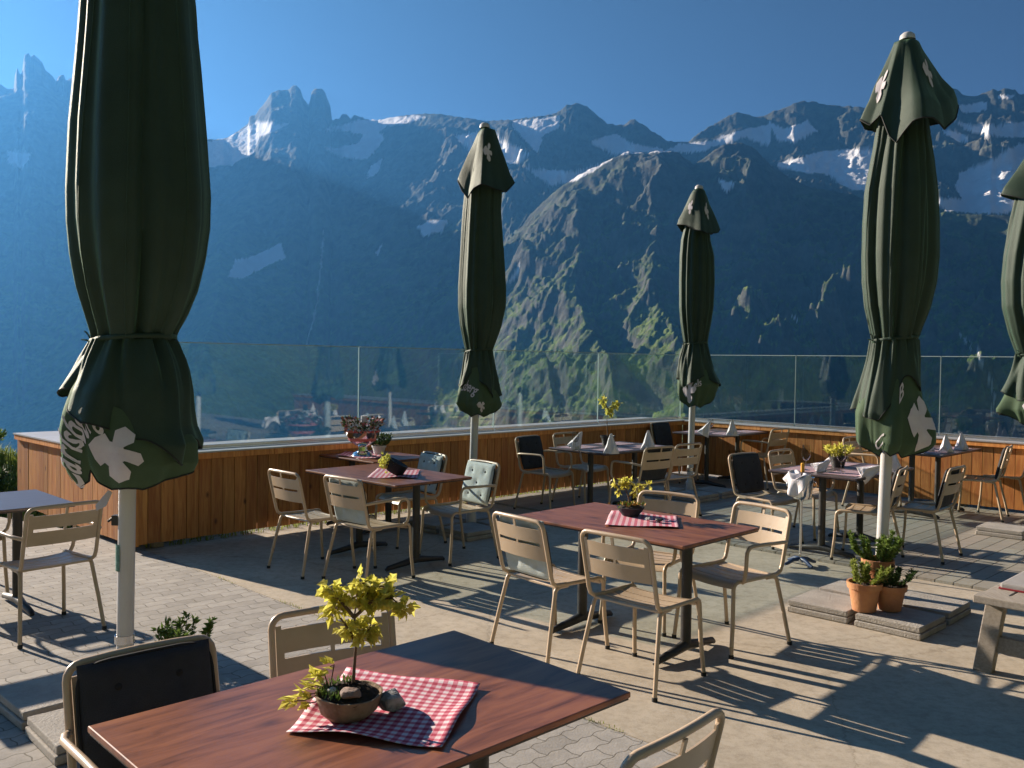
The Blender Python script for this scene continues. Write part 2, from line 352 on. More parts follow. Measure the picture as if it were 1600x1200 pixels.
def terrain(x, y, relief=1.0):
    r = np.hypot(x, y); az = np.arctan2(x, y)
    sk = np.interp(az, ska, ske, left=.12, right=.16)
    wob = 260 * fbm(az * 6 + 3, az * 0 + 1.5, 3)
    far = np.clip((-az + .05) / .3, 0, 1); far = far * far * (3 - 2 * far)
    Rb = 4300 + 900 * far + wob
    Hb = sk * Rb
    V = -620.0
    def prof(Rr, H, k=1.0, r0=1850):
        t = np.clip((r - r0) / (Rr - r0), 0, 1)
        return V + (H - V) * t ** k
    zb = np.where(r <= Rb, prof(Rb, Hb, 1.0, 1850 + 600 * far), Hb - (r - Rb) * .55)
    # upper cirque bench below the skyline (snow basins)
    dB = np.clip((Rb - r) / 900, 0, 1)
    zb = zb - 90 * np.sin(np.pi * dB) * np.clip((az + .1) * 4, .3, 1)
    fr = np.interp(az, fra, fre, left=-.4, right=-.1)
    Rf = 3000 + 120 * fbm(az * 7 + 9, az * 0 + 4.5, 3)
    Hf = fr * Rf
    zf = np.where(r <= Rf, prof(Rf, Hf, 1.0, 1450), Hf - (r - Rf) * .42)
    z = np.maximum(zb, zf)
    near_crest = np.minimum(np.abs(r - Rb) / 260, 1) * np.where(zf > zb - 40, np.minimum(np.abs(r - Rf) / 200, 1), 1)
    zs = np.full_like(z, -1e5)
    wx = x + 60 * fbm(x / 420, y / 420, 3); wy = y + 60 * fbm(x / 420 + 40, y / 420, 3)
    for pts, st in SPURS:
        P = [D(px, py, dd * math.cos(azel(px, py)[0])) for px, py, dd in pts]
        best = np.full_like(z, 1e9); bz = np.zeros_like(z)
        for a, b in zip(P[:-1], P[1:]):
            dx, dy = b.x - a.x, b.y - a.y; L2 = dx * dx + dy * dy
            t = np.clip(((wx - a.x) * dx + (wy - a.y) * dy) / L2, 0, 1)
            dist = np.hypot(wx - a.x - t * dx, wy - a.y - t * dy)
            m = dist < best; best = np.where(m, dist, best); bz = np.where(m, a.z + t * (b.z - a.z), bz)
        zs = np.maximum(zs, bz - best * st - 25)
    # smooth union
    k = 60.0
    h = np.clip(.5 + .5 * (zs - z) / k, 0, 1); z = z * (1 - h) + zs * h + k * h * (1 - h)
    env = np.clip((r - 900) / 700, 0, 1) * near_crest * np.where(r > Rb, .3, 1)
    gx = x + 120 * fbm(x / 500 + 7, y / 500, 3); gy = y + 120 * fbm(x / 500, y / 500 + 7, 3)
    env = env * (1 - .5 * h) * relief * (.45 + .55 * np.clip((az + .12) * 8, 0, 1))
    z = z + env * ((ridged(gx / 620, gy / 700, 7) - .45) * 215 + (ridged(gx / 170 + 5, gy / 190, 5) - .45) * 75 + (ridged(gx / 50 + 2, gy / 50 + 9, 4) - .45) * 26)
    z = z + np.clip((r - 900) / 700, 0, 1) * fbm(x / 30, y / 30, 4) * 12
    # near side: terrace shelf, then the slope into the valley
    shelf = -1.2 - .25 * np.clip(r - 22, 0, 60) - .62 * np.clip(r - 80, 0, 1e9) + np.clip(r - 15, 0, 40) / 40 * fbm(x / 9, y / 9, 4) * 1.4
    w = np.clip((r - 800) / 400, 0, 1)
    front = np.where(r < 1200, np.maximum(shelf, V) * (1 - w) + z * w, z)
    back = -1.0 + np.clip(r - 30, 0, 1e9) * .42 + np.clip(r / 60, 0, 1) * fbm(x / 60, y / 60, 5) * 14 * np.clip((r - 20) / 80, 0, 1)  # unseen hillside behind the camera, added so the glass reflects dark green
    back = np.minimum(back, 700 + .05 * r)
    aw = np.clip((np.abs(az) - 1.35) / .45, 0, 1); aw = aw * aw * (3 - 2 * aw)
    out = front * (1 - aw) + back * aw
    # bank of earth beyond the end of the wooden parapet
    bank = 1.75 * np.exp(-(((x + 9.5) / 3.2) ** 2 + ((y - 13.0) / 3.0) ** 2))
    out = np.where(r < 60, out + bank, out)
    return np.where(r < 12.5, np.minimum(out, -.9), out)

def pip(px, py, poly):
    ins = np.zeros(px.shape, bool); n = len(poly)
    for i in range(n):
        x1, y1 = poly[i]; x2, y2 = poly[(i + 1) % n]
        c = ((y1 > py) != (y2 > py)); xx = (x2 - x1) * (py - y1) / ((y2 - y1) or 1e-9) + x1
        ins ^= c & (px < xx)
    return ins
SNOW = [[(350, 218), (375, 205), (400, 191), (450, 194), (425, 207), (395, 218)],
        [(505, 203), (560, 188), (640, 180), (668, 182), (645, 192), (605, 197), (592, 205), (600, 218), (575, 248), (530, 246), (505, 232), (555, 226), (570, 210), (545, 206)],
        [(800, 190), (875, 180), (874, 197), (848, 215), (838, 240), (800, 197)],
        [(708, 212), (760, 205), (830, 240), (805, 255), (745, 248)],
        [(918, 222), (960, 208), (980, 222), (1040, 235), (1060, 225), (1110, 220), (1170, 200), (1206, 194), (1203, 226), (1160, 215), (1085, 240), (1050, 236), (1000, 238), (960, 242)],
        [(1200, 188), (1225, 202), (1262, 188), (1276, 205), (1240, 223), (1215, 217)],
        [(1205, 258), (1290, 234), (1380, 232), (1385, 300), (1330, 297), (1290, 272), (1245, 268)],
        [(1495, 165), (1540, 160), (1542, 172), (1505, 178)], [(1560, 148), (1585, 148), (1580, 154), (1560, 154)],
        [(1490, 190), (1555, 197), (1605, 190), (1605, 214), (1545, 213), (1510, 203)],
        [(1470, 198), (1512, 212), (1514, 224), (1500, 222), (1474, 208)],
        [(1605, 222), (1565, 238), (1530, 258), (1500, 270), (1492, 290), (1503, 310), (1462, 312), (1478, 330), (1560, 334), (1605, 328)],
        [(650, 354), (678, 344), (705, 344), (690, 360), (662, 367)], [(355, 432), (368, 405), (385, 404), (440, 380), (445, 402), (380, 434)],
        [(586, 395), (598, 380), (594, 392), (588, 402)], [(794, 440), (812, 415), (810, 432), (798, 444)], [(1236, 488), (1248, 500), (1246, 506)],
        [(322, 222), (410, 204), (396, 240), (360, 258), (322, 262)], [(580, 258), (600, 246), (592, 266), (572, 282)],
        [(820, 262), (900, 268), (960, 248), (900, 282), (860, 290)], [(1120, 282), (1150, 286), (1136, 300)], [(10, 235), (50, 240), (35, 262), (12, 255)]]
FALLS = [[(1490, 510), (1515, 540), (1525, 545), (1545, 590), (1553, 620), (1548, 650)], [(505, 360), (500, 440), (490, 500), (478, 540)]]

def build_terrain():
    azv = np.concatenate([np.linspace(-math.pi, -.66, 110, endpoint=False), np.linspace(-.66, .66, 1250, endpoint=False), np.linspace(.66, math.pi, 110, endpoint=False)])
    rv = np.concatenate([[.5, 6, 12, 13.5, 15, 17, 19, 21.5, 24, 28, 34, 42, 52, 66, 84, 110, 150, 210, 300, 420, 560, 700, 840, 960, 1060],
                         np.linspace(1120, 1500, 45, endpoint=False), np.linspace(1500, 3300, 270, endpoint=False), np.linspace(3300, 4900, 190, endpoint=False), np.linspace(4900, 7400, 150, endpoint=False), np.linspace(7400, 9000, 10)])
    A, Rr = np.meshgrid(azv, rv); x = Rr * np.sin(A); y = Rr * np.cos(A)
    z = terrain(x, y)
    def snow_of(z):
        P = np.stack([x, y, z - CAM_H], -1)
        w = P @ np.array(_fw); w = np.where(w > 1, w, 1e9)
        px = 800 + F_PX * (P @ np.array(_rt)) / w; py = 600 - F_PX * (P @ np.array(_up)) / w
        jx = px + 7 * fbm(x / 60, z / 60, 4) + 3 * fbm(x / 14, z / 14, 2); jy = py + 6 * fbm(x / 60 + 9, z / 60, 4)
        sn = np.zeros(px.shape)
        for poly in SNOW: sn = np.maximum(sn, pip(jx, jy, poly).astype(float))
        return sn * (Rr > 1500), jx, jy
    s1 = snow_of(z)[0]
    for _ in range(6): s1[1:-1] = (s1[:-2] + s1[1:-1] * 2 + s1[2:]) / 4; s1 = (np.roll(s1, 1, 1) + 2 * s1 + np.roll(s1, -1, 1)) / 4
    z = terrain(x, y, 1 - .85 * np.clip(s1 * 1.3, 0, 1))
    nv, nu = x.shape
    m = bpy.data.meshes.new('terrain'); m.vertices.add(nu * nv)
    co = np.stack([x, y, z], -1).reshape(-1); m.vertices.foreach_set('co', co)
    i = np.arange(nu); j = np.arange(nv - 1); I, J = np.meshgrid(i, j); I2 = (I + 1) % nu
    q = np.stack([J * nu + I, (J + 1) * nu + I, (J + 1) * nu + I2, J * nu + I2], -1).reshape(-1, 4)
    m.loops.add(q.size); m.loops.foreach_set('vertex_index', q.ravel()); m.polygons.add(len(q))
    m.polygons.foreach_set('loop_start', np.arange(len(q)) * 4); m.polygons.foreach_set('loop_total', np.full(len(q), 4))
    m.polygons.foreach_set('use_smooth', np.ones(len(q), bool)); m.update(calc_edges=True)
    # snow cover of each place on the mountain
    sn, jx, jy = snow_of(z)
    for f in FALLS:
        for a, b in zip(f[:-1], f[1:]):
            dx, dy = b[0] - a[0], b[1] - a[1]; t = np.clip(((jx - a[0]) * dx + (jy - a[1]) * dy) / (dx * dx + dy * dy), 0, 1)
            d = np.hypot(jx - a[0] - t * dx, jy - a[1] - t * dy); sn = np.maximum(sn, (d < 1.1) * (Rr > 1300) * (.6 if f[0][0] < 600 else .7))
    at = m.attributes.new('snow', 'FLOAT', 'POINT'); at.data.foreach_set('value', sn.ravel())
    o = bpy.data.objects.new('terrain', m); C.objects.link(o); tag(o, kind='structure')
    mt = bpy.data.materials.new('mountain'); mt.use_nodes = True; n = mt.node_tree; N = n.nodes; L = n.links; b = N['Principled BSDF']
    tc = N.new('ShaderNodeTexCoord')
    def noise(sc, det=8):
        t = N.new('ShaderNodeTexNoise'); t.inputs['Scale'].default_value = sc; t.inputs['Detail'].default_value = det; t.inputs['Roughness'].default_value = .65; L.new(tc.outputs['Object'], t.inputs[0]); return t
    def ramp(src, p0, c0, p1, c1):
        r = N.new('ShaderNodeValToRGB'); r.color_ramp.elements[0].position = p0; r.color_ramp.elements[1].position = p1
        r.color_ramp.elements[0].color = c0; r.color_ramp.elements[1].color = c1; L.new(src, r.inputs[0]); return r
    n1 = noise(.012); rock = ramp(n1.outputs[0], .35, (.035, .04, .038, 1), .65, (.115, .118, .10, 1))
    n2 = noise(.03); grass = ramp(n2.outputs[0], .35, (.035, .07, .014, 1), .65, (.15, .2, .045, 1))
    geo = N.new('ShaderNodeNewGeometry'); sx = N.new('ShaderNodeSeparateXYZ'); L.new(geo.outputs['Normal'], sx.inputs[0])
    so = N.new('ShaderNodeSeparateXYZ'); L.new(geo.outputs['Position'], so.inputs[0])
    hr = N.new('ShaderNodeMapRange'); hr.inputs['From Min'].default_value = 750; hr.inputs['From Max'].default_value = 100; L.new(so.outputs[2], hr.inputs[0])
    n3 = noise(.006, 6)
    nm = N.new('ShaderNodeMath'); nm.operation = 'MULTIPLY_ADD'; nm.inputs[1].default_value = 2.2; nm.inputs[2].default_value = -1.1; L.new(n3.outputs[0], nm.inputs[0])
    ad = N.new('ShaderNodeMath'); ad.operation = 'ADD'; L.new(hr.outputs[0], ad.inputs[0]); L.new(nm.outputs[0], ad.inputs[1])
    sl = N.new('ShaderNodeMapRange'); sl.inputs['From Min'].default_value = .5; sl.inputs['From Max'].default_value = .78; L.new(sx.outputs[2], sl.inputs[0])
    mu = N.new('ShaderNodeMath'); mu.operation = 'MULTIPLY'; mu.use_clamp = True; L.new(ad.outputs[0], mu.inputs[0]); L.new(sl.outputs[0], mu.inputs[1])
    mx = N.new('ShaderNodeMix'); mx.data_type = 'RGBA'; L.new(mu.outputs[0], mx.inputs[0]); L.new(rock.outputs[0], mx.inputs[6]); L.new(grass.outputs[0], mx.inputs[7])
    sa = N.new('ShaderNodeAttribute'); sa.attribute_name = 'snow'
    m3 = N.new('ShaderNodeMix'); m3.data_type = 'RGBA'; m3.inputs[7].default_value = (.82, .82, .84, 1); L.new(sa.outputs['Fac'], m3.inputs[0]); L.new(mx.outputs[2], m3.inputs[6])
    L.new(m3.outputs[2], b.inputs['Base Color']); b.inputs['Roughness'].default_value = .9; b.inputs['Specular IOR Level'].default_value = .1
    n4 = noise(.02, 12); bp = N.new('ShaderNodeBump'); bp.inputs['Strength'].default_value = .8; bp.inputs['Distance'].default_value = 14
    L.new(n4.outputs[0], bp.inputs['Height']); L.new(bp.outputs[0], b.inputs['Normal'])
    m.materials.append(mt)
    return o
build_terrain()

# ------------------------------------------------------------------ terrace floor.  a runs at 45 deg, b at 135 deg
q2 = math.sqrt(.5)
def AB(a, b, z=0): return Vector(((a - b) * q2, (a + b) * q2, z))
def sheet(name, pts, mt, z, depth=.0):
    mb = MB(); n = len(pts)
    vs = [AB(a, b, z) for a, b in pts]
    fs = [tuple(range(n))]
    if depth:
        vs += [AB(a, b, z - depth) for a, b in pts]; fs += [(i, i + n, (i + 1) % n + n, (i + 1) % n) for i in range(n)]
    mb.add(vs, fs); o = mb.build(name, mt); tag(o, kind='structure'); return o
def paver_mat():
    m = bpy.data.materials.new('paving_blocks'); m.use_nodes = True; n = m.node_tree; N = n.nodes; L = n.links; b = N['Principled BSDF']
    tc = N.new('ShaderNodeTexCoord'); mp = N.new('ShaderNodeMapping'); mp.inputs['Rotation'].default_value = (0, 0, R(-45)); L.new(tc.outputs['Object'], mp.inputs[0])
    # wavy interlocking joints: sine offset of the coordinates
    sp = N.new('ShaderNodeSeparateXYZ'); L.new(mp.outputs[0], sp.inputs[0])
    def wav(src, fr, amp):
        a = N.new('ShaderNodeMath'); a.operation = 'MULTIPLY'; a.inputs[1].default_value = fr; L.new(src, a.inputs[0])
        c = N.new('ShaderNodeMath'); c.operation = 'SINE'; L.new(a.outputs[0], c.inputs[0])
        d = N.new('ShaderNodeMath'); d.operation = 'MULTIPLY'; d.inputs[1].default_value = amp; L.new(c.outputs[0], d.inputs[0]); return d
    wx = wav(sp.outputs[0], 62, .007); wy = wav(sp.outputs[1], 62, .005)
    ax = N.new('ShaderNodeMath'); L.new(sp.outputs[0], ax.inputs[0]); L.new(wy.outputs[0], ax.inputs[1])
    ay = N.new('ShaderNodeMath'); L.new(sp.outputs[1], ay.inputs[0]); L.new(wx.outputs[0], ay.inputs[1])
    cb = N.new('ShaderNodeCombineXYZ'); L.new(ax.outputs[0], cb.inputs[0]); L.new(ay.outputs[0], cb.inputs[1])
    br = N.new('ShaderNodeTexBrick'); br.inputs['Scale'].default_value = 1; br.inputs['Brick Width'].default_value = .205; br.inputs['Row Height'].default_value = .105
    br.inputs['Mortar Size'].default_value = .0035; br.inputs['Mortar Smooth'].default_value = .3; br.inputs['Bias'].default_value = 0
    br.inputs['Color1'].default_value = (.30, .28, .255, 1); br.inputs['Color2'].default_value = (.39, .365, .335, 1); br.inputs['Mortar'].default_value = (.17, .155, .13, 1)
    L.new(cb.outputs[0], br.inputs[0])
    t = N.new('ShaderNodeTexNoise'); t.inputs['Scale'].default_value = 5; t.inputs['Detail'].default_value = 12; t.inputs['Roughness'].default_value = .75; L.new(tc.outputs['Object'], t.inputs[0])
    mr = N.new('ShaderNodeMapRange'); mr.inputs['From Min'].default_value = .3; mr.inputs['From Max'].default_value = .7; mr.inputs['To Min'].default_value = .72; mr.inputs['To Max'].default_value = 1.15; L.new(t.outputs[0], mr.inputs[0])
    mx = N.new('ShaderNodeMix'); mx.data_type = 'RGBA'; mx.blend_type = 'MULTIPLY'; mx.inputs[0].default_value = 1; L.new(br.outputs[0], mx.inputs[6]); L.new(mr.outputs[0], mx.inputs[7])
    L.new(mx.outputs[2], b.inputs['Base Color']); b.inputs['Roughness'].default_value = .9
    bp = N.new('ShaderNodeBump'); bp.inputs['Strength'].default_value = .8; bp.inputs['Distance'].default_value = .006; bp.invert = True
    L.new(br.outputs['Fac'], bp.inputs['Height'])
    t2 = N.new('ShaderNodeTexNoise'); t2.inputs['Scale'].default_value = 90; t2.inputs['Detail'].default_value = 6; L.new(tc.outputs['Object'], t2.inputs[0])
    bp2 = N.new('ShaderNodeBump'); bp2.inputs['Strength'].default_value = .5; bp2.inputs['Distance'].default_value = .004; L.new(t2.outputs[0], bp2.inputs['Height']); L.new(bp.outputs[0], bp2.inputs['Normal']); L.new(bp2.outputs[0], b.inputs['Normal'])
    return m
def concrete_mat():
    m = mat('sandy_concrete', (.38, .325, .25), .9, (.53, .46, .365), 1.6, bump=.14, bscale=110, detail=12, contrast=(.3, .7))
    n = m.node_tree; N = n.nodes; L = n.links; b = N['Principled BSDF']
    src = b.inputs['Base Color'].links[0].from_socket; tc = N.new('ShaderNodeTexCoord')
    v = N.new('ShaderNodeTexNoise'); v.inputs['Scale'].default_value = 14; v.inputs['Detail'].default_value = 8; v.inputs['Roughness'].default_value = .8; L.new(tc.outputs['Object'], v.inputs[0])
    r = N.new('ShaderNodeValToRGB'); r.color_ramp.elements[0].position = .3; r.color_ramp.elements[1].position = .55; r.color_ramp.elements[0].color = (.66, .64, .61, 1); r.color_ramp.elements[1].color = (1, 1, 1, 1); L.new(v.outputs[0], r.inputs[0])
    # a few hairline cracks
    vo = N.new('ShaderNodeTexVoronoi'); vo.feature = 'DISTANCE_TO_EDGE'; vo.inputs['Scale'].default_value = .55
    ds = N.new('ShaderNodeMix'); ds.data_type = 'RGBA'; ds.inputs[0].default_value = .12; L.new(tc.outputs['Object'], ds.inputs[6]); L.new(v.outputs['Color'], ds.inputs[7]); L.new(ds.outputs[2], vo.inputs[0])
    r2 = N.new('ShaderNodeValToRGB'); r2.color_ramp.elements[0].position = .001; r2.color_ramp.elements[1].position = .004; r2.color_ramp.elements[0].color = (.7, .68, .65, 1); r2.color_ramp.elements[1].color = (1, 1, 1, 1); L.new(vo.outputs['Distance'], r2.inputs[0])
    mx = N.new('ShaderNodeMix'); mx.data_type = 'RGBA'; mx.blend_type = 'MULTIPLY'; mx.inputs[0].default_value = 1; L.new(src, mx.inputs[6]); L.new(r.outputs[0], mx.inputs[7])
    m2 = N.new('ShaderNodeMix'); m2.data_type = 'RGBA'; m2.blend_type = 'MULTIPLY'; m2.inputs[0].default_value = 1; L.new(mx.outputs[2], m2.inputs[6]); L.new(r2.outputs[0], m2.inputs[7])
    L.new(m2.outputs[2], b.inputs['Base Color'])
    return m
paver_m = paver_mat(); conc_m = concrete_mat()
A_PAV = 3.3; A_DECK = 7.45; B_WALL = 7.85; A_WALL = 11.59
sheet('paving', [(-14, -10), (12.6, -10), (12.6, 8.6), (3.3, 8.6), (3.3, 8.6), (2.6, 11.5), (-14, 11.5)], paver_m, -.004, .9)
sheet('concrete_floor', [(A_PAV, -10), (A_WALL + .1, -10), (A_WALL + .1, 7.9), (A_PAV, 7.9)], conc_m, 0.0, .004)
mb = MB(); rnd = random.Random(5); b = -2.0; nb = 0
while b < 7.9:
    a0 = A_DECK
    for a1 in (A_DECK + 2.2 + rnd.uniform(-.9, .9), A_WALL + .1):
        ca = (a0 + a1) / 2; cpt = AB(ca, b + .066, .012); mb.box(cpt, (a1 - a0 - .004, .132, .022), R(45)); a0 = a1; nb += 1
    b += .14
deck_m = wood_planks('deck_boards', (.27, .25, .21), (.37, .345, .29), (.22, .2, .17))
_dm = [x for x in deck_m.node_tree.nodes if x.type == 'MAPPING']; _dm[0].inputs['Rotation'].default_value = (0, 0, R(-45)); _dm[0].inputs['Scale'].default_value = (1, 14, 1)
dk = mb.build('deck', deck_m); tone_attr(dk, 8, .8, 1.1, 3); tag(dk, kind='structure')
# edging of moss and weeds in the joint between paving and concrete
grass_bank_seed = random.Random(11)
def blades(mb, pts, h=(.02, .06), w=.003, rnd=random.Random(3), lean=.5):
    for p in pts:
        hh = rnd.uniform(*h); a = rnd.uniform(0, 6.28); l = rnd.uniform(0, lean) * hh
        d = Vector((math.cos(a), math.sin(a), 0)); s = Vector((-d.y, d.x, 0)) * w
        p = Vector(p); mb.add([p - s, p + s, p + d * l * .4 + s * .7 + Vector((0, 0, hh * .6)), p + d * l * .4 - s * .7 + Vector((0, 0, hh * .6)), p + d * l + Vector((0, 0, hh))], [(0, 1, 2, 3), (3, 2, 4)])
mb = MB(); rnd = random.Random(8)
pts = []
for k in range(1500):
    b = rnd.uniform(-1.5, 7.5)
    if math.sin(b * 5.1) + math.sin(b * 2.3 + 1) + rnd.uniform(-.6, .6) > 1.0: pts.append(AB(A_PAV + rnd.gauss(0, .008), b, 0))
blades(mb, pts, (.004, .022), .002, rnd)
o = mb.build('joint_moss', grass_m); tag(o, 'green moss growing in the joint between paving and concrete', 'moss', kind='stuff')

# ------------------------------------------------------------------ parapet with glass
def parapet(root, p0, p1, inward, zt, depth=.8, base_z=.06, seed=1, ret=0):
    """boards on the inner face from p0 to p1 (2D), wide zinc cap behind"""
    p0 = Vector(p0).to_3d(); p1 = Vector(p1).to_3d(); d = (p1 - p0); Ln = d.length; d.normalize(); n = -Vector(inward).to_3d()
    rz = math.atan2(d.y, d.x); w = .118; k = int(Ln / w); w = Ln / k; rnd = random.Random(seed)
    mb = MB()
    for i in range(k):
        c = p0 + d * (w * (i + .5)) + n * (.012 + rnd.uniform(0, .003)); mb.box((c.x, c.y, (zt - .055 + base_z) / 2), (w - .006, .022, zt - .055 - base_z + rnd.uniform(-.006, .006)), rz)
    o = mb.build('board_cladding', planks_m, root); tone_attr(o, 8, .7, 1.1, seed)
    mb = MB(); c = p0 + d * (Ln / 2) + n * .045; mb.box((c.x, c.y, .45), (Ln - .02, .03, .62), rz)
    mb.build('backing_board', trim, root)
    mb = MB(); i = 0
    L0 = 0; seg = 1.35
    while L0 < Ln - .01:
        l = min(seg, Ln - L0); c = p0 + d * (L0 + l / 2) - n * .018
        mb.box((c.x, c.y, zt - .028), (l - .004, .028, .056), rz); L0 += seg
    o = mb.build('fascia', planks_m, root, bevel=.003); tone_attr(o, 8, 1.25, 1.7, seed + 5)  # fascia tone raised above the boards: its sunlit look painted in
    mb = MB(); c = p0 + d * (Ln / 2) + n * (depth / 2 - .04); mb.box((c.x, c.y, zt + .008), (Ln + .03, depth, .014), rz)
    mb.build('metal_cap', cap_metal, root)
    x = .25
    while x < Ln:
        for dd in (.12, depth - .12):
            mb = MB(); c = p0 + d * x + n * dd; mb.box((c.x, c.y, zt / 2 - .01), (.09, .09, zt - .02), rz); mb.build('support_post', old_wood, root)
        x += 1.9
ZT = .84
lw = empty('wooden_parapet', AB(7, B_WALL), 0, 'long reddish board-clad parapet with metal cap running along the left back', 'parapet', 'board clad parapets round the terrace')
lw.location = (0, 0, 0)
cornerA = AB(3.18, B_WALL); cornerB = AB(A_WALL, B_WALL)
parapet(lw, cornerA.to_2d(), cornerB.to_2d(), (q2, -q2), ZT, .85, seed=2)
rw = empty('wooden_parapet', (0, 0, 0), 0, 'sunlit orange board-clad parapet on the right behind the laid tables', 'parapet', 'board clad parapets round the terrace')
parapet(rw, (cornerB + Vector((0.0, 0, 0))).to_2d(), AB(A_WALL, -3).to_2d(), (-q2, -q2), ZT - .002, .85, seed=3)
ew = empty('wooden_parapet', (0, 0, 0), 0, 'short golden sunlit end of the parapet behind the blue-topped table', 'parapet', 'board clad parapets round the terrace')
e0 = cornerA.copy(); EW = Vector((-.719, .695, 0)); e1 = e0 + EW * 3.1
parapet(ew, e1.to_2d(), e0.to_2d(), (-.695, -.719), ZT - .005, .9, base_z=.05, seed=4)
# corner trim
mb = MB(); mb.box((e0.x, e0.y, .41), (.05, .05, .72), R(45)); mb.build('corner_trim', planks_m, ew); tone_attr(ew.children[-1] if ew.children[-1].name.startswith('corner') else [c for c in ew.children if c.name.startswith('corner')][0], 8, 1, 1.1)

ZG0, ZG1 = .86, 1.862
gl_i = 0
def glass_panel(p, q, label):
    p = Vector(p); q = Vector(q); d = q - p; L_ = d.length; rz = math.atan2(d.y, d.x); c = (p + q) / 2
    r = empty('glass_panel', (c.x, c.y, ZG0 - .005), rz, label, 'glass panel', 'glass windbreak panels on the parapet')
    mb = MB(); mb.box((0, 0, (ZG1 - ZG0) / 2), (L_ - .016, .012, ZG1 - ZG0)); mb.build('pane', glass_m, r)
    mb = MB(); mb.box((0, 0, ZG1 - ZG0 + .004), (L_ - .012, .014, .008)); mb.build('top_edge', edge_m, r)
    mb = MB(); mb.box((L_ / 2 - .006, 0, (ZG1 - ZG0) / 2), (.005, .0145, ZG1 - ZG0)); mb.build('side_edge', edge_m, r)
    mb = MB(); mb.box((0, 0, .02), (L_ - .02, .035, .03)); mb.build('clamp_rail', steel, r)
xs = [-3.12, -1.668, -.223, 1.222, 2.662]
labs = ['leftmost pane of the glass windbreak, half hidden by the nearest parasol', 'glass pane behind the flower bowl on the small table by the wall', 'glass pane right behind the tall dark middle parasol', 'glass pane left of the corner, behind the yellow sprig plant']
for i in range(4):
    glass_panel((xs[i], xs[i] + 11.38), (xs[i + 1], xs[i + 1] + 11.38), labs[i])
xr = [2.69, 4.03, 5.42, 6.81, 8.2]
labs = ['glass pane right of the corner, behind the small far parasol', 'glass pane between the far parasol and the right-hand parasol', 'glass pane behind the far right table and at the frame edge', 'glass pane beyond the frame on the right']
for i in range(3):
    glass_panel((xr[i], 16.68 - xr[i]), (xr[i + 1], 16.68 - xr[i + 1]), labs[i])

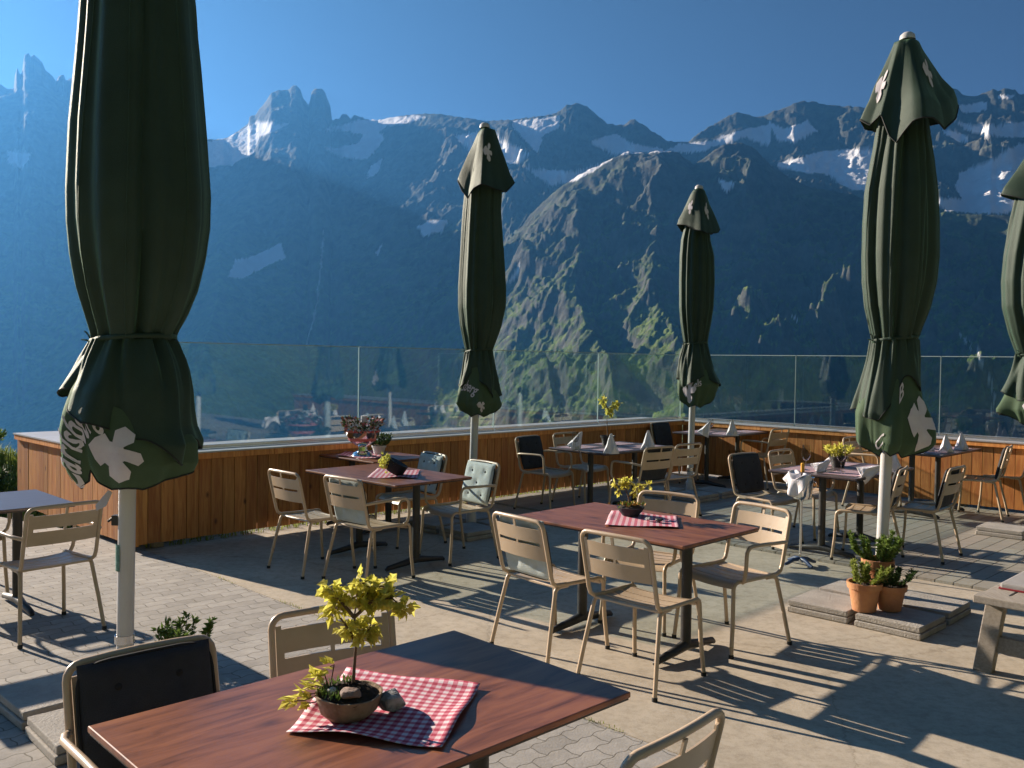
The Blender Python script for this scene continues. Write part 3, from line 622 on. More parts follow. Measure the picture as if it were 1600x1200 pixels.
# ------------------------------------------------------------------ chairs
TR = .0125
def chair_proto(arm):
    root = empty('armchair' if arm else 'side_chair', (0, -50, 0))
    # local: faces +y
    for sx in (-1, 1):
        # front leg: rail bends down
        mb = MB(); x = sx * .215
        path = [(x, .10, .435), (x, .165, .437)] + arc((x, .165, .395), .042, R(90), R(0), (0, 1, 0), (0, 0, 1), 5)[1:] + [(sx * .222, .215, .2), (sx * .232, .235, .012)]
        mb.tube(path, TR, 8); lg = mb.build('leg', taupe, root, smooth=50)
        mb = MB(); mb.lathe([(0, 0), (.015, 0), (.015, .02), (.0128, .022)], (sx * .232, .235, 0), 10); mb.build('rubber_foot', rubber, lg, smooth=40)
        mb = MB()
        path = [(x, -.09, .432), (x, -.15, .431)] + arc((x, -.15, .39), .041, R(90), R(155), (0, 1, 0), (0, 0, 1), 5)[1:] + [(sx * .235, -.235, .2), (sx * .252, -.275, .012)]
        mb.tube(path, TR, 8); lg = mb.build('leg', taupe, root, smooth=50)
        mb = MB(); mb.lathe([(0, 0), (.015, 0), (.015, .02), (.0128, .022)], (sx * .252, -.275, 0), 10); mb.build('rubber_foot', rubber, lg, smooth=40)
    mb = MB()
    def bk(z): return -.215 - (z - .45) * .235        # back lean
    w = .222
    left = [(-.215, .11, .437), (-.215, -.10, .44)] + [(-.217, -.185, .445), (-.22, -.212, .462), (-w, bk(.5), .5), (-w, bk(.65), .65), (-w, bk(.775), .775)]
    cornerL = [(-w + .045 * (1 - math.cos(t)), bk(.775 + .045 * math.sin(t)), .775 + .045 * math.sin(t)) for t in (R(22), R(45), R(68), R(90))]
    top = [(-.09, bk(.82) - .008, .822), (0, bk(.82) - .012, .823), (.09, bk(.82) - .008, .822)]
    right = [(-p[0], p[1], p[2]) for p in reversed(left + cornerL)]
    mb.tube(left + cornerL + top + right, TR, 8)
    mb.build('frame', taupe, root, smooth=50)
    # backrest: curved sheet with slots
    def bp(u, z):                                      # u in [-1,1]
        return Vector((u * .208, bk(z) - .022 * (1 - u * u) - .002, z))
    mb = MB()
    def panel(u0, u1, z0, z1, nu=10, th=.0035):
        fr = mb.grid(lambda s, t: bp(u0 + (u1 - u0) * s, z0 + (z1 - z0) * t) + Vector((0, th, 0)), nu, 2)
        mb.grid(lambda s, t: bp(u1 + (u0 - u1) * s, z0 + (z1 - z0) * t) - Vector((0, th, 0)), nu, 2)
        for zz, flip in ((z0, 1), (z1, 0)):
            mb.grid(lambda s, t: bp(u0 + (u1 - u0) * (s if flip else 1 - s), zz) + Vector((0, th * (1 - 2 * t), 0)) * (-1), nu, 2)
        for uu in (u0, u1): mb.grid(lambda s, t: bp(uu, z0 + (z1 - z0) * t) + Vector((0, th * (2 * s - 1), 0)), 2, 2)
    panel(-1, 1, .692, .772); panel(-1, 1, .588, .673)
    panel(-1, -.86, .673, .692, 3); panel(.86, 1, .673, .692, 3); panel(-.035, .035, .673, .692, 2)
    panel(-1, -.9, .772, .785, 3); panel(.9, 1, .772, .785, 3); panel(-.04, .04, .772, .812, 2)
    mb.build('backrest', taupe_seat, root, smooth=35)
    # seat: five slats bent over the front rail
    mb = MB()
    ys = [(-.187, -.117), (-.106, -.040), (-.029, .037), (.048, .126)]
    for y0, y1 in ys:
        def f(s, t, y0=y0, y1=y1, dz=0):
            u = 2 * s - 1; y = y0 + (y1 - y0) * t
            return Vector((u * .206, y, .442 - .010 * (1 - u * u) - .02 * max(0, 1 - abs(y + .03) / .2) * .4 + dz))
        mb.grid(lambda s, t: f(s, t), 9, 4); mb.grid(lambda s, t: f(1 - s, t, dz=-.006), 9, 4)
        mb.grid(lambda s, t: f(s, 1, dz=-.006 * t), 9, 2); mb.grid(lambda s, t: f(s, 0, dz=-.006 * (1 - t)), 9, 2)
    def fr(s, t):
        u = 2 * s - 1; a = t * R(85); return Vector((u * .206, .133 + .045 * math.sin(a) + .02 * t, .440 - .010 * (1 - u * u) - .042 * (1 - math.cos(a))))
    mb.grid(fr, 9, 6); mb.grid(lambda s, t: fr(1 - s, t) - Vector((0, .005, .005)), 9, 6)
    mb.build('seat', taupe_seat, root, smooth=35)
    mb = MB(); mb.tube([(-.215, -.18, .432), (.215, -.18, .432)], .008, 6); mb.tube([(-.215, .12, .425), (.215, .12, .425)], .008, 6); mb.build('cross_bar', taupe, root, smooth=50)
    if arm:
        for sx in (-1, 1):
            mb = MB(); x0 = sx * .222; x1 = sx * .262
            path = [(x0, bk(.635), .635), (sx * .245, bk(.635) + .03, .642), (x1, bk(.64) + .08, .648), (x1, 0, .652), (x1, .10, .652)] + \
                   [(x1, .10 + .05 * math.sin(t), .602 + .05 * math.cos(t)) for t in (R(25), R(50), R(75), R(90))] + [(x1, .155, .52)] + \
                   [(sx * .25, .15, .47), (sx * .228, .135, .442)]
            mb.tube(path, TR * .95, 8); mb.build('armrest', taupe, root, smooth=50)
    return root
def cushion_proto(m, piping):
    root = empty('chair_cushion', (0, -52, 0))
    # leans against the backrest in the chair's frame; separate things share the chair's location
    def surf(s, t, side):
        u = 2 * s - 1; z = .462 + .36 * t
        e = (1 - abs(u) ** 6) ** .5 * (1 - abs(2 * t - 1) ** 8) ** .5
        dimp = 0
        for (bu, bt) in ((-.45, .78), (.45, .78), (0, .5), (-.45, .22), (.45, .22)):
            dimp += math.exp(-(((u - bu) / .14) ** 2 + ((t - bt) / .09) ** 2))
        y = -.215 - (z - .45) * .235 + .024
        return Vector((u * .205 * (1 - .02 * (1 - e)), y + side * (.024 * e - .011 * dimp * e) + .006, z))
    mb = MB(); mb.grid(lambda s, t: surf(s, t, 1), 29, 29); mb.grid(lambda s, t: surf(1 - s, t, -1), 29, 29)
    mb.build('pad', m, root, smooth=60)
    mb = MB(); ring = []
    for i in range(41):
        a = 2 * math.pi * i / 40; cu = math.copysign(abs(math.cos(a)) ** .35, math.cos(a)); cv = math.copysign(abs(math.sin(a)) ** .35, math.sin(a))
        z = .462 + .36 * (cv + 1) / 2; ring.append((cu * .205, -.215 - (z - .45) * .235 + .03, z))
    mb.tube(ring, .006, 6); mb.build('piping', piping, root, smooth=50)
    for (bu, bt) in ((-.45, .78), (.45, .78), (0, .5), (-.45, .22), (.45, .22)):
        p = surf((bu + 1) / 2, bt, 1); mb = MB(); M_ = Matrix.Translation(p) @ Matrix.Rotation(R(-90), 4, 'X')
        mb.lathe([(0, .006), (.008, .005), (.013, 0)], (0, 0, 0), 10, M=M_); mb.build('button', cushion_side, root, smooth=50)
    return root
P_ARM = chair_proto(True); P_SIDE = chair_proto(False)
P_CD = cushion_proto(cushion_dark, cushion_side); P_CP = cushion_proto(cushion_pale, cushion_side)
used = set()
def place(proto, x, y, deg, label, cat, group, z=0):
    o = copy_tree(proto) if proto.name in used else proto
    used.add(proto.name)
    o.location = (x, y, z); o.rotation_euler = (0, 0, R(deg - 90))
    tag(o, label, cat, group); return o
def chair(x, y, deg, label, arm=False, cush=None, cl=None, fl=0):
    z = fl
    place(P_ARM if arm else P_SIDE, x, y, deg, label, 'armchair' if arm else 'chair', 'taupe metal slatted terrace chairs', z)
    if cush == 'dark': place(P_CD, x, y, deg, cl, 'cushion', 'dark back cushions on the chairs', z)
    if cush == 'pale': place(P_CP, x, y, deg, cl, 'cushion', 'pale buttoned back cushions on the chairs', z)
DZ = .023
chair(.27, 5.37, 40, 'side chair left of the middle brown table with a pale cushion showing below its backrest', False, 'pale', 'pale cushion slumped in the chair left of the middle table')
chair(.755, 4.885, 47, 'side chair seen from behind, right in front of the middle brown table')
chair(.93, 5.93, 235, 'chair at the far side of the middle table behind the little potted sprig', True)
chair(1.37, 5.52, 215, 'empty armchair at the right end of the middle brown table', True)
chair(-1.61, 7.31, 46, 'side chair at the left of the second table, nearest to the parapet corner')
chair(-1.09, 7.0, 49, 'armchair seen from behind at the second table, pale cushion inside', True, 'pale', 'pale cushion leaning in the armchair seen from behind at the second table')
chair(-.47, 7.78, 220, 'armchair with white buttoned cushion at the right end of the second table', True, 'pale', 'white buttoned cushion in bright sun at the right end of the second table')
chair(-.98, 8.42, 217, 'chair with white buttoned cushion behind the second table', False, 'pale', 'white buttoned cushion behind the far edge of the second table')
chair(.42, 10.25, -40, 'armchair with dark blue cushion at the left of the laid table by the wall', True, 'dark', 'dark blue cushion on the armchair left of the laid table by the wall', DZ)
chair(.88, 10.8, -45, 'bare side chair against the boards left of the laid table by the wall', fl=DZ)
chair(1.38, 9.58, 128, 'armchair on the near side of the laid wall table, left of the far parasol pole', True, 'dark', 'dark cushion in the armchair left of the far parasol pole', fl=DZ)
chair(1.76, 9.98, 130, 'side chair half behind the far parasol pole', fl=DZ)
chair(2.4, 12.95, -45, 'chair with dark blue cushion in the far corner by the parapet', False, 'dark', 'dark blue cushion on the chair in the far corner', DZ)
chair(3.5, 12.45, 132, 'armchair right of the farthest laid table in the corner', True, fl=DZ)
chair(3.95, 12.87, 135, 'farthest side chair, tucked behind the armchair in the corner', fl=DZ)
chair(2.47, 8.52, -52, 'chair with dark blue cushion left of the laid table with the wine glasses', False, 'dark', 'dark blue cushion left of the laid table with the wine glasses', DZ)
chair(2.98, 8.95, -48, 'armchair behind the laid table, beside the tall wine glass', True, fl=DZ)
chair(3.15, 7.86, 148, 'chair in front of the laid table, crossed by the right-hand parasol pole', False, 'dark', 'dark cushion on the chair crossed by the right-hand parasol pole', fl=DZ)
chair(3.72, 8.04, 137, 'chair with dark cushion just right of the right-hand parasol pole', False, 'dark', 'dark cushion on the chair just right of the right-hand parasol', DZ)
chair(5.35, 10.15, 145, 'chair with dark cushion right of the far right table', False, 'dark', 'dark cushion on the chair right of the far right table', DZ)
chair(5.85, 10.5, 140, 'chair at the right frame edge by the sunlit boards', fl=DZ)
chair(4.4, 10.75, -45, 'chair behind the right-hand parasol at the sunlit boards', True, fl=DZ)
chair(-2.93, 5.57, 141, 'armchair seen from behind at the blue-reflecting table on the left', True)
chair(-3.92, 6.35, -47, 'chair at the left frame edge across the blue-reflecting table', True)
chair(-.93, 2.52, -47, 'near chair with large black cushion at the left of the foreground table', True, 'dark', 'large black cushion in the nearest left chair')
chair(-.50, 2.95, -62, 'chair behind the foreground table just left of the yellow sapling')
chair(.20, 2.38, 137, 'chair cut off by the lower frame edge, right of the foreground table')
# ------------------------------------------------------------------ tables
def table(cx, cy, deg, label, m=table_m, Lx=1.28, Wy=.82, z=0, name='dining_table'):
    """long side along deg"""
    r = empty(name, (cx, cy, z), R(deg), label, 'table', 'rectangular terrace tables on iron feet')
    mb = MB(); mb.box((0, 0, .735), (Lx, Wy, .018)); mb.build('tabletop', [m], r, bevel=.004)
    mb = MB(); mb.box((0, 0, .722), (Lx - .01, Wy - .01, .006)); mb.build('under_board', iron, r)
    for sx in (-1, 1):
        x = sx * (Lx / 2 - .24)
        mb = MB(); mb.tube([(x, 0, .05), (x, 0, .715)], .032, 14); col = mb.build('column', iron, r, smooth=40)
        mb = MB(); mb.box((x, 0, .712), (.07, .5, .012)); mb.build('bracket', iron, r, bevel=.003)
        mb = MB(); pts = [(x, -.31, .016), (x, -.29, .03), (x, -.12, .048), (x, 0, .066), (x, .12, .048), (x, .29, .03), (x, .31, .016)]
        mb.tube(pts, [.014, .02, .026, .034, .026, .02, .014], 10); mb.build('foot', iron, r, smooth=50)
    return r
table(-.375, 2.5, 44, 'large brown wooden table filling the foreground')
table(.765, 5.52, -44.5, 'brown table in the middle of the terrace with a potted sprig on a checked cloth')
table(-1.07, 7.69, -44.5, 'second table before the left parapet, small black pot and checked cloth on it')
table(-1.45, 9.15, -44, 'small table close to the left parapet carrying the big flower bowl', Lx=1.1, Wy=.75)
table(1.165, 10.125, 45, 'laid table with napkins beside the left parapet', top_dark, z=DZ)
table(3.0, 12.62, 45, 'farthest laid table in the corner of the parapet', top_dark, z=DZ)
table(3.1, 8.3, 45, 'laid table with wine glasses left of the right-hand parasol', top_dark, z=DZ)
table(4.85, 10.4, 45, 'laid table with upright napkins before the sunlit boards on the right', top_dark, z=DZ)
table(-3.64, 5.76, 45, 'dark table at the left frame edge reflecting the blue sky', top_dark)

def cloth(name, corners, z, label, sq=.026, seed=0, ripple=.004):
    cs = [Vector(c) for c in corners]; rnd = random.Random(seed); ph = [rnd.uniform(0, 6) for _ in range(4)]
    nu = nv = 25; mb = MB()
    w = (cs[1] - cs[0]).length; h = (cs[3] - cs[0]).length
    def f(s, t):
        p = cs[0] * (1 - s) * (1 - t) + cs[1] * s * (1 - t) + cs[2] * s * t + cs[3] * (1 - s) * t
        e = max(abs(2 * s - 1), abs(2 * t - 1)) ** 6
        return Vector((p.x, p.y, z + ripple * (1 + math.sin(s * 9 + ph[0]) * math.sin(t * 7 + ph[1])) * (.3 + 1.6 * e) + .001))
    mb.grid(f, nu, nv)
    o = mb.build(name, gingham_m, smooth=60)
    uv = o.data.uv_layers.new(name='UVMap')
    for poly in o.data.polygons:
        for li in poly.loop_indices:
            vi = o.data.loops[li].vertex_index; uv.data[li].uv = ((vi % nu) / (nu - 1) * w / sq, (vi // nu) / (nv - 1) * h / sq)
    k = o.modifiers.new('solid', 'SOLIDIFY'); k.thickness = .0012; k.offset = 1
    return tag(o, label, 'cloth', 'red checked table cloths')
TZ = .745
cloth('checked_cloth', [G(447, 1146, TZ), G(542, 1050, TZ), G(750, 1075, TZ), G(690, 1172, TZ)], TZ, 'large red checked cloth under the bowl on the foreground table', .030, 1, .006)
cloth('checked_cloth', [G(945, 822, TZ), G(955, 799, TZ), G(1058, 808, TZ), G(1062, 826, TZ)], TZ, 'red checked cloth on the middle brown table', .038, 2)
cloth('checked_cloth', [G(574, 747, TZ), G(590, 733, TZ), G(657, 736, TZ), G(652, 748, TZ)], TZ, 'red checked cloth on the second table before the parapet', .04, 3)
cloth('checked_cloth', [G(525, 713, TZ), G(545, 704, TZ), G(603, 707, TZ), G(590, 718, TZ)], TZ, 'red checked cloth under the big flower bowl', .05, 4)

# ------------------------------------------------------------------ plants
def leaf(mb, p, d, n, L_, w, mi=0, lobed=False):
    d = d.normalized(); s = d.cross(n).normalized(); n = s.cross(d)
    if lobed:
        pr = [(0, 0), (.12, .12), (.1, .45), (.38, .2), (.42, .55), (.62, .25), (1, 0)]
        lf = [p + d * (a * L_) + s * (b * w) + n * (.12 * L_ * math.sin(a * 3)) for a, b in pr]; rt = [p + d * (a * L_) - s * (b * w) + n * (.12 * L_ * math.sin(a * 3)) for a, b in pr[1:-1]]
        c = len(pr); mb.add(lf + rt, [(0, 1, 2), (0, 2, 3), (0, 3, 4), (0, 4, 5), (0, 5, 6)] + [(0, c + 1, c), (0, c + 2, c + 1), (0, c + 3, c + 2), (0, c + 4, c + 3), (0, 6, c + 4)], mi)
    else:
        mb.add([p, p + d * L_ * .4 + s * w * .5, p + d * L_ + n * -.1 * L_, p + d * L_ * .4 - s * w * .5], [(0, 1, 2, 3)], mi)
def rv(rnd): 
    z = rnd.uniform(-1, 1); a = rnd.uniform(0, 6.283); q = math.sqrt(1 - z * z); return Vector((q * math.cos(a), q * math.sin(a), z))
def bush(mb_l, mb_s, c, rad, h, n, rnd, L_=.03, stems=14):
    for i in range(stems):
        a = rnd.uniform(0, 6.28); rr = rad * math.sqrt(rnd.random()); tip = c + Vector((rr * math.cos(a), rr * math.sin(a), h * rnd.uniform(.65, 1)))
        base = c + Vector((rr * .3 * math.cos(a), rr * .3 * math.sin(a), 0)); mid = (base + tip) / 2 + Vector((rr * .2 * math.cos(a), rr * .2 * math.sin(a), 0))
        mb_s.tube([base, mid, tip], [.003, .0022, .001], 4, cap=False)
        for k in range(n // stems):
            t = rnd.uniform(.12, 1); p = base.lerp(mid, t * 2) if t < .5 else mid.lerp(tip, t * 2 - 1)
            d = rv(rnd); d.z = abs(d.z) * .8 + .15; leaf(mb_l, p, d, rv(rnd), L_ * rnd.uniform(.6, 1.2), L_ * .35)
def pot_prof(r, h): return [(0, .004), (r * .7, .004), (r * .72, 0), (r * .95, h * .78), (r * 1.06, h * .79), (r * 1.1, h), (r * .98, h), (r * .93, h * .86), (0, h * .86)]
def potted(x, y, z, r, h, ph, label, lm, seed, cat='potted plant', pm=terracotta, L_=.03, n=500, rad=None, name='potted_plant', grp=None):
    rnd = random.Random(seed); root = empty(name, (x, y, z), rnd.uniform(0, 6), label, cat, grp)
    mb = MB(); mb.lathe(pot_prof(r, h), (0, 0, 0), 28); mb.build('pot', pm, root, smooth=40)
    mb = MB(); mb.lathe([(0, h * .9), (r * .5, h * .91), (r * .95, h * .865)], (0, 0, 0), 16); mb.build('soil', soil, root, smooth=60)
    l = MB(); s = MB(); bush(l, s, Vector((0, 0, h * .88)), rad or r * 1.25, ph, n, rnd, L_); s.build('stem', bark, root, smooth=60); l.build('foliage', lm, root)
    return root
potted(*G(1350, 953, .09).to_2d(), .09, .105, .19, .15, 'left of the three terracotta pots at the parasol foot, bright orange', leaf_y2, 1, n=1500, L_=.03, rad=.17, grp='terracotta pots on the slabs')
potted(*G(1390, 952, .09).to_2d(), .09, .10, .17, .13, 'right of the three terracotta pots, in front of the slab edge in shade', leaf_d, 2, n=1500, L_=.03, rad=.16, grp='terracotta pots on the slabs')
potted(*(G(1370, 940, .09)).to_2d(), .09, .10, .30, .22, 'rear and tallest of the three terracotta pots, right before the white pole', leaf_g, 3, n=2200, L_=.035, rad=.19, grp='terracotta pots on the slabs')
potted(-1.75, 4.72, .07, .12, .07, .21, 'low bushy green plant at the foot of the nearest parasol', leaf_g, 4, pm=iron, n=900, L_=.04, rad=.19)

def sapling(root, base, pts, seed, nleaf, L_, rad, lm=leaf_y):
    rnd = random.Random(seed); s = MB(); l = MB(); base = Vector(base)
    for path in pts:
        P = [base + Vector(p) for p in path]; n = len(P)
        s.tube(P, [.006 * (1 - .75 * i / (n - 1)) for i in range(n)], 6)
    tips = []
    for path in pts:
        tips += [base + Vector(p) for p in path[1:]] if path is not pts[0] else [base + Vector(path[-1])]
    for t in tips:
        for k in range(nleaf // len(tips)):
            o = rv(rnd) * rad * rnd.random() ** .6; o.z *= .8; p = t + o
            d = (o.normalized() + Vector((0, 0, -.5)) + rv(rnd) * .6)
            leaf(l, p, d, rv(rnd) + Vector((0, 0, 1)), L_ * rnd.uniform(.6, 1.25), L_ * rnd.uniform(.7, 1.1), lobed=True)
            if rnd.random() < .4: s.tube([p, t + (p - t) * .1], .0009, 4, cap=False)
    s.build('trunk', bark, root, smooth=60); l.build('foliage', lm, root)
# foreground bowl and sapling
bc = G(535, 1138, TZ) + Vector((0, .075, .002)); bc.z = TZ + .004
r = empty('planted_bowl', bc, 0, 'clay bowl with a yellow-leaved sapling on the checked cloth in the foreground', 'planted bowl')
mb = MB(); rnd = random.Random(2)
def bowl(s, t):
    prof = [(0, 0), (.055, 0), (.078, .02), (.088, .05), (.092, .066), (.086, .066), (.08, .05), (0, .048)]
    k = t * (len(prof) - 1); i = min(int(k), len(prof) - 2); fr = k - i; rr = prof[i][0] * (1 - fr) + prof[i + 1][0] * fr; z = prof[i][1] * (1 - fr) + prof[i + 1][1] * fr
    a = 2 * math.pi * s; rr *= 1 + .03 * math.sin(3 * a + 1) + .02 * math.sin(7 * a); return Vector((rr * math.cos(a), rr * math.sin(a), z * (1 + .06 * math.sin(2 * a))))
mb.grid(bowl, 40, 22, True); mb.build('bowl', clay_bowl, r, smooth=50)
mb = MB()
mb.grid(lambda s, t: Vector((.088 * t * math.cos(6.2832 * s), .088 * t * math.sin(6.2832 * s), .058 + .028 * (1 - t * t) + .006 * math.sin(s * 40) * t * (1 - t) * 3 + .004 * math.sin(s * 90 + t * 20))), 48, 12, True); mb.build('soil', soil, r, smooth=60)
def rock(mb, c, rad, seed, sq=.7):
    rnd = random.Random(seed); n = [(rv(rnd), rnd.uniform(.55, .9)) for _ in range(16)]
    def f(s, t):
        a = 2 * math.pi * s; b = math.pi * t; d = Vector((math.sin(b) * math.cos(a), math.sin(b) * math.sin(a), math.cos(b)))
        k = 1.0
        for nn, h in n:
            q = d.dot(nn)
            if q > 1e-3: k = min(k, h / q)
        k *= 1 + .04 * math.sin(d.x * 17 + seed) * math.sin(d.y * 21); v = d * k * rad; v.z = v.z * sq; return Vector(c) + v
    mb.grid(f, 36, 20, True)
mb = MB(); rock(mb, (.022, -.05, .082), .034, 5, .55); mb.build('pebble', pinkstone, r, smooth=25)
mb = MB(); rock(mb, (-.035, -.03, .078), .02, 6, .55); mb.build('pebble', stone_m, r, smooth=25)
TK = [(0, 0, .07), (.003, .002, .13), (.008, 0, .20), (.002, 0, .27), (.01, .003, .33)]
sapling(r, (.012, .01, 0), [TK,
    [(.008, 0, .20), (.03, 0, .225), (.05, -.01, .245)], [(.008, 0, .2), (-.02, .01, .24), (-.055, .01, .29)],
    [(.002, 0, .27), (.05, 0, .315), (.105, 0, .325), (.135, 0, .30)], [(.002, 0, .27), (-.04, 0, .32), (-.06, .0, .345)],
    [(.01, .003, .33), (.02, 0, .365)], [(.01, 0, .3), (.045, .02, .35), (.08, .01, .355)]], 4, 330, .031, .027)
l = MB(); s = MB(); rnd = random.Random(9)
for (tx, ty, tz) in ((-.12, -.01, .06), (-.105, -.03, .045), (-.085, .02, .10), (-.055, .03, .125), (-.10, .0, .08), (-.075, -.02, .09), (-.14, -.03, .05)):
    s.tube([(-.05, 0, .07), (tx * .8, ty, tz * 1.05), (tx, ty, tz)], .0018, 5)
    for k in range(5): leaf(l, Vector((tx, ty, tz)) + rv(rnd) * .012, Vector((-1, 0, .1)) + rv(rnd) * .8, Vector((0, 0, 1)) + rv(rnd) * .6, .038, .026, lobed=True)
s.build('stem', bark, r, smooth=60); l.build('low_leaves', leaf_y, r)
l = MB()
for k in range(160):
    a = rnd.uniform(1.6, 4.6); q = rnd.uniform(.03, .088); leaf(l, Vector((q * math.cos(a), q * math.sin(a), .07)), Vector((rnd.uniform(-.5, .5), rnd.uniform(-.5, .5), 1)), rv(rnd), .02, .006)
l.build('moss', leaf_g, r)
mb = MB(); pc = G(610, 1113, TZ); rock(mb, (0, 0, 0), .055, 12, .62); o = mb.build('decorative_stone', stone_m, smooth=22); o.location = (pc.x, pc.y + .005, TZ + .028)
tag(o, 'grey-white rough stone lying beside the planted bowl in the foreground', 'stone')

# middle table sprig
pb = G(985, 806, TZ); pb.z = TZ + .003
r = empty('potted_sprig', pb, 0, 'small dark pot with a thin sprig of yellow-green leaves on the middle table', 'potted plant')
mb = MB(); mb.lathe([(0, 0), (.05, 0), (.075, .03), (.09, .055), (.084, .055), (0, .045)], (0, 0, 0), 24); mb.build('pot', cushion_dark, r, smooth=40)
mb = MB(); mb.lathe([(0, .075), (.05, .068), (.082, .05)], (0, 0, 0), 20); mb.build('soil', soil, r, smooth=60)
l = MB(); rnd = random.Random(12)
for k in range(160): leaf(l, Vector((rnd.gauss(0, .035), rnd.gauss(0, .03), .07)), rv(rnd) + Vector((0, 0, .8)), rv(rnd), .022, .012, mi=rnd.choice((0, 1)))
l.build('ground_leaves', [flower_o, leaf_g], r)
sapling(r, (-.005, 0, 0), [[(0, 0, .06), (-.01, 0, .12), (-.03, 0, .17), (-.05, 0, .21)], [(-.01, 0, .12), (.03, 0, .15), (.06, 0, .19)], [(-.05, 0, .21), (-.09, 0, .2), (-.07, 0, .16)], [(.06, 0, .19), (.11, .01, .19)], [(-.05, 0, .2), (-.03, 0, .22), (.0, 0, .205)]], 7, 110, .03, .026)
mb = MB(); pc = G(1012, 815, TZ); rock(mb, (0, 0, 0), .022, 14, .7); o = mb.build('decorative_stone', stone_m, smooth=22); o.location = (pc.x, pc.y, TZ + .018); tag(o, 'small pale stone on the checked cloth of the middle table', 'stone')
mb = MB(); pc = G(1030, 817, TZ); rock(mb, (0, 0, 0), .026, 15, .6); o = mb.build('decorative_stone', iron, smooth=22); o.location = (pc.x, pc.y, TZ + .018); tag(o, 'dark stone on the checked cloth of the middle table', 'stone')
# second table pot tipped
pb = G(612, 742, TZ); pb.z = TZ + .003
r = empty('black_pot', pb, 0, 'black pot with pale yellow leaves on the second table', 'potted plant')
mb = MB(); M_ = Matrix.Rotation(R(28), 4, 'Y'); mb.lathe([(0, .03), (.06, .02), (.085, .05), (.092, .12), (.08, .12), (0, .1)], (0, 0, 0), 22, M=M_); mb.build('pot', cushion_side, r, smooth=40)
l = MB(); rnd = random.Random(13)
for k in range(130): leaf(l, Vector((-.05 + rnd.gauss(0, .022), rnd.gauss(0, .03) - .03, .11 + rnd.gauss(0, .035))), rv(rnd), rv(rnd), .03, .02, lobed=True)
for k in range(30): leaf(l, Vector((.03 + rnd.gauss(0, .015), -.07, .09 + rnd.gauss(0, .015))), rv(rnd), rv(rnd), .025, .015)
l.build('foliage', leaf_y, r)
# flower bowl on pedestal
pb = G(566, 712, TZ); pb.z = TZ + .003
r = empty('flower_bowl', pb, 0, 'footed bowl full of red and white flowers by the glass', 'flower bowl')
mb = MB(); mb.lathe([(0, 0), (.11, 0), (.09, .03), (.05, .05), (.045, .09), (.12, .14), (.17, .21), (.18, .26), (.165, .26), (0, .2)], (0, 0, 0), 28); mb.build('bowl', chrome, r, smooth=40)
mb = MB(); mb.grid(lambda s, t: Vector(((.135 + .05 * t) * math.cos(6.2832 * s), (.135 + .05 * t) * math.sin(6.2832 * s), .15 + .11 * t)), 30, 6, True); mb.build('wrap', flower_r, r, smooth=40)
mb = MB(); mb.lathe([(0, .22), (.1, .23), (.16, .235)], (0, 0, 0), 18); mb.build('soil', soil, r)
l = MB(); rnd = random.Random(15)
for k in range(700):
    a = rnd.uniform(0, 6.28); q = .2 * math.sqrt(rnd.random()); e = 1 if (k % 3) else 0
    leaf(l, Vector((q * math.cos(a), q * math.sin(a), .26 + rnd.uniform(-.02, .07) + (.05 if abs(math.cos(a)) > .8 else 0))), rv(rnd) + Vector((math.cos(a), math.sin(a), .5)), rv(rnd), .04, .026, mi=rnd.choice((0, 1, 2, 3)))
l.build('flowers', [flower_r, leaf_d, napkin_m, bark], r)
mb = MB(); mb.lathe([(0, .2), (.035, .2), (.035, .4), (.0, .405)], (0.01, .05, 0), 16); mb.build('white_candle', napkin_m, r, smooth=40)
pb = G(592, 710, TZ); potted(pb.x, pb.y, TZ + .003, .07, .09, .13, 'small bushy potted plant right of the flower bowl', leaf_d, 21, pm=napkin_m, n=700, L_=.04, rad=.15)
# plant with tall yellow sprig on the laid table by the wall
pb = G(940, 703, TZ); r = empty('potted_sprig', (1.12, 10.35, TZ + DZ), 0, 'tall yellow-flowered sprig in a dark pot on the laid table by the wall', 'potted plant')
mb = MB(); mb.lathe(pot_prof(.08, .11), (0, 0, 0), 20); mb.build('pot', iron, r, smooth=40)
mb = MB(); mb.lathe([(0, .1), (.075, .095)], (0, 0, 0), 16); mb.build('soil', soil, r)
sapling(r, (0, 0, 0), [[(0, 0, .1), (-.01, 0, .3), (0, 0, .42)], [(0, 0, .42), (-.05, 0, .5), (-.06, 0, .53)], [(0, 0, .42), (.08, 0, .46), (.12, 0, .48)], [(0, 0, .36), (.02, 0, .39), (.03, 0, .36)]], 17, 90, .05, .04)
potted(3.1, 8.42, TZ + DZ, .075, .1, .12, 'dark pot with yellow-green leaves between the wine glasses', leaf_y, 31, pm=iron, n=380, L_=.05, rad=.12)
potted(4.72, 10.6, TZ + DZ, .06, .1, .2, 'white pot with green sprigs on the far right table', leaf_g, 32, pm=napkin_m, n=300, L_=.05, rad=.10)

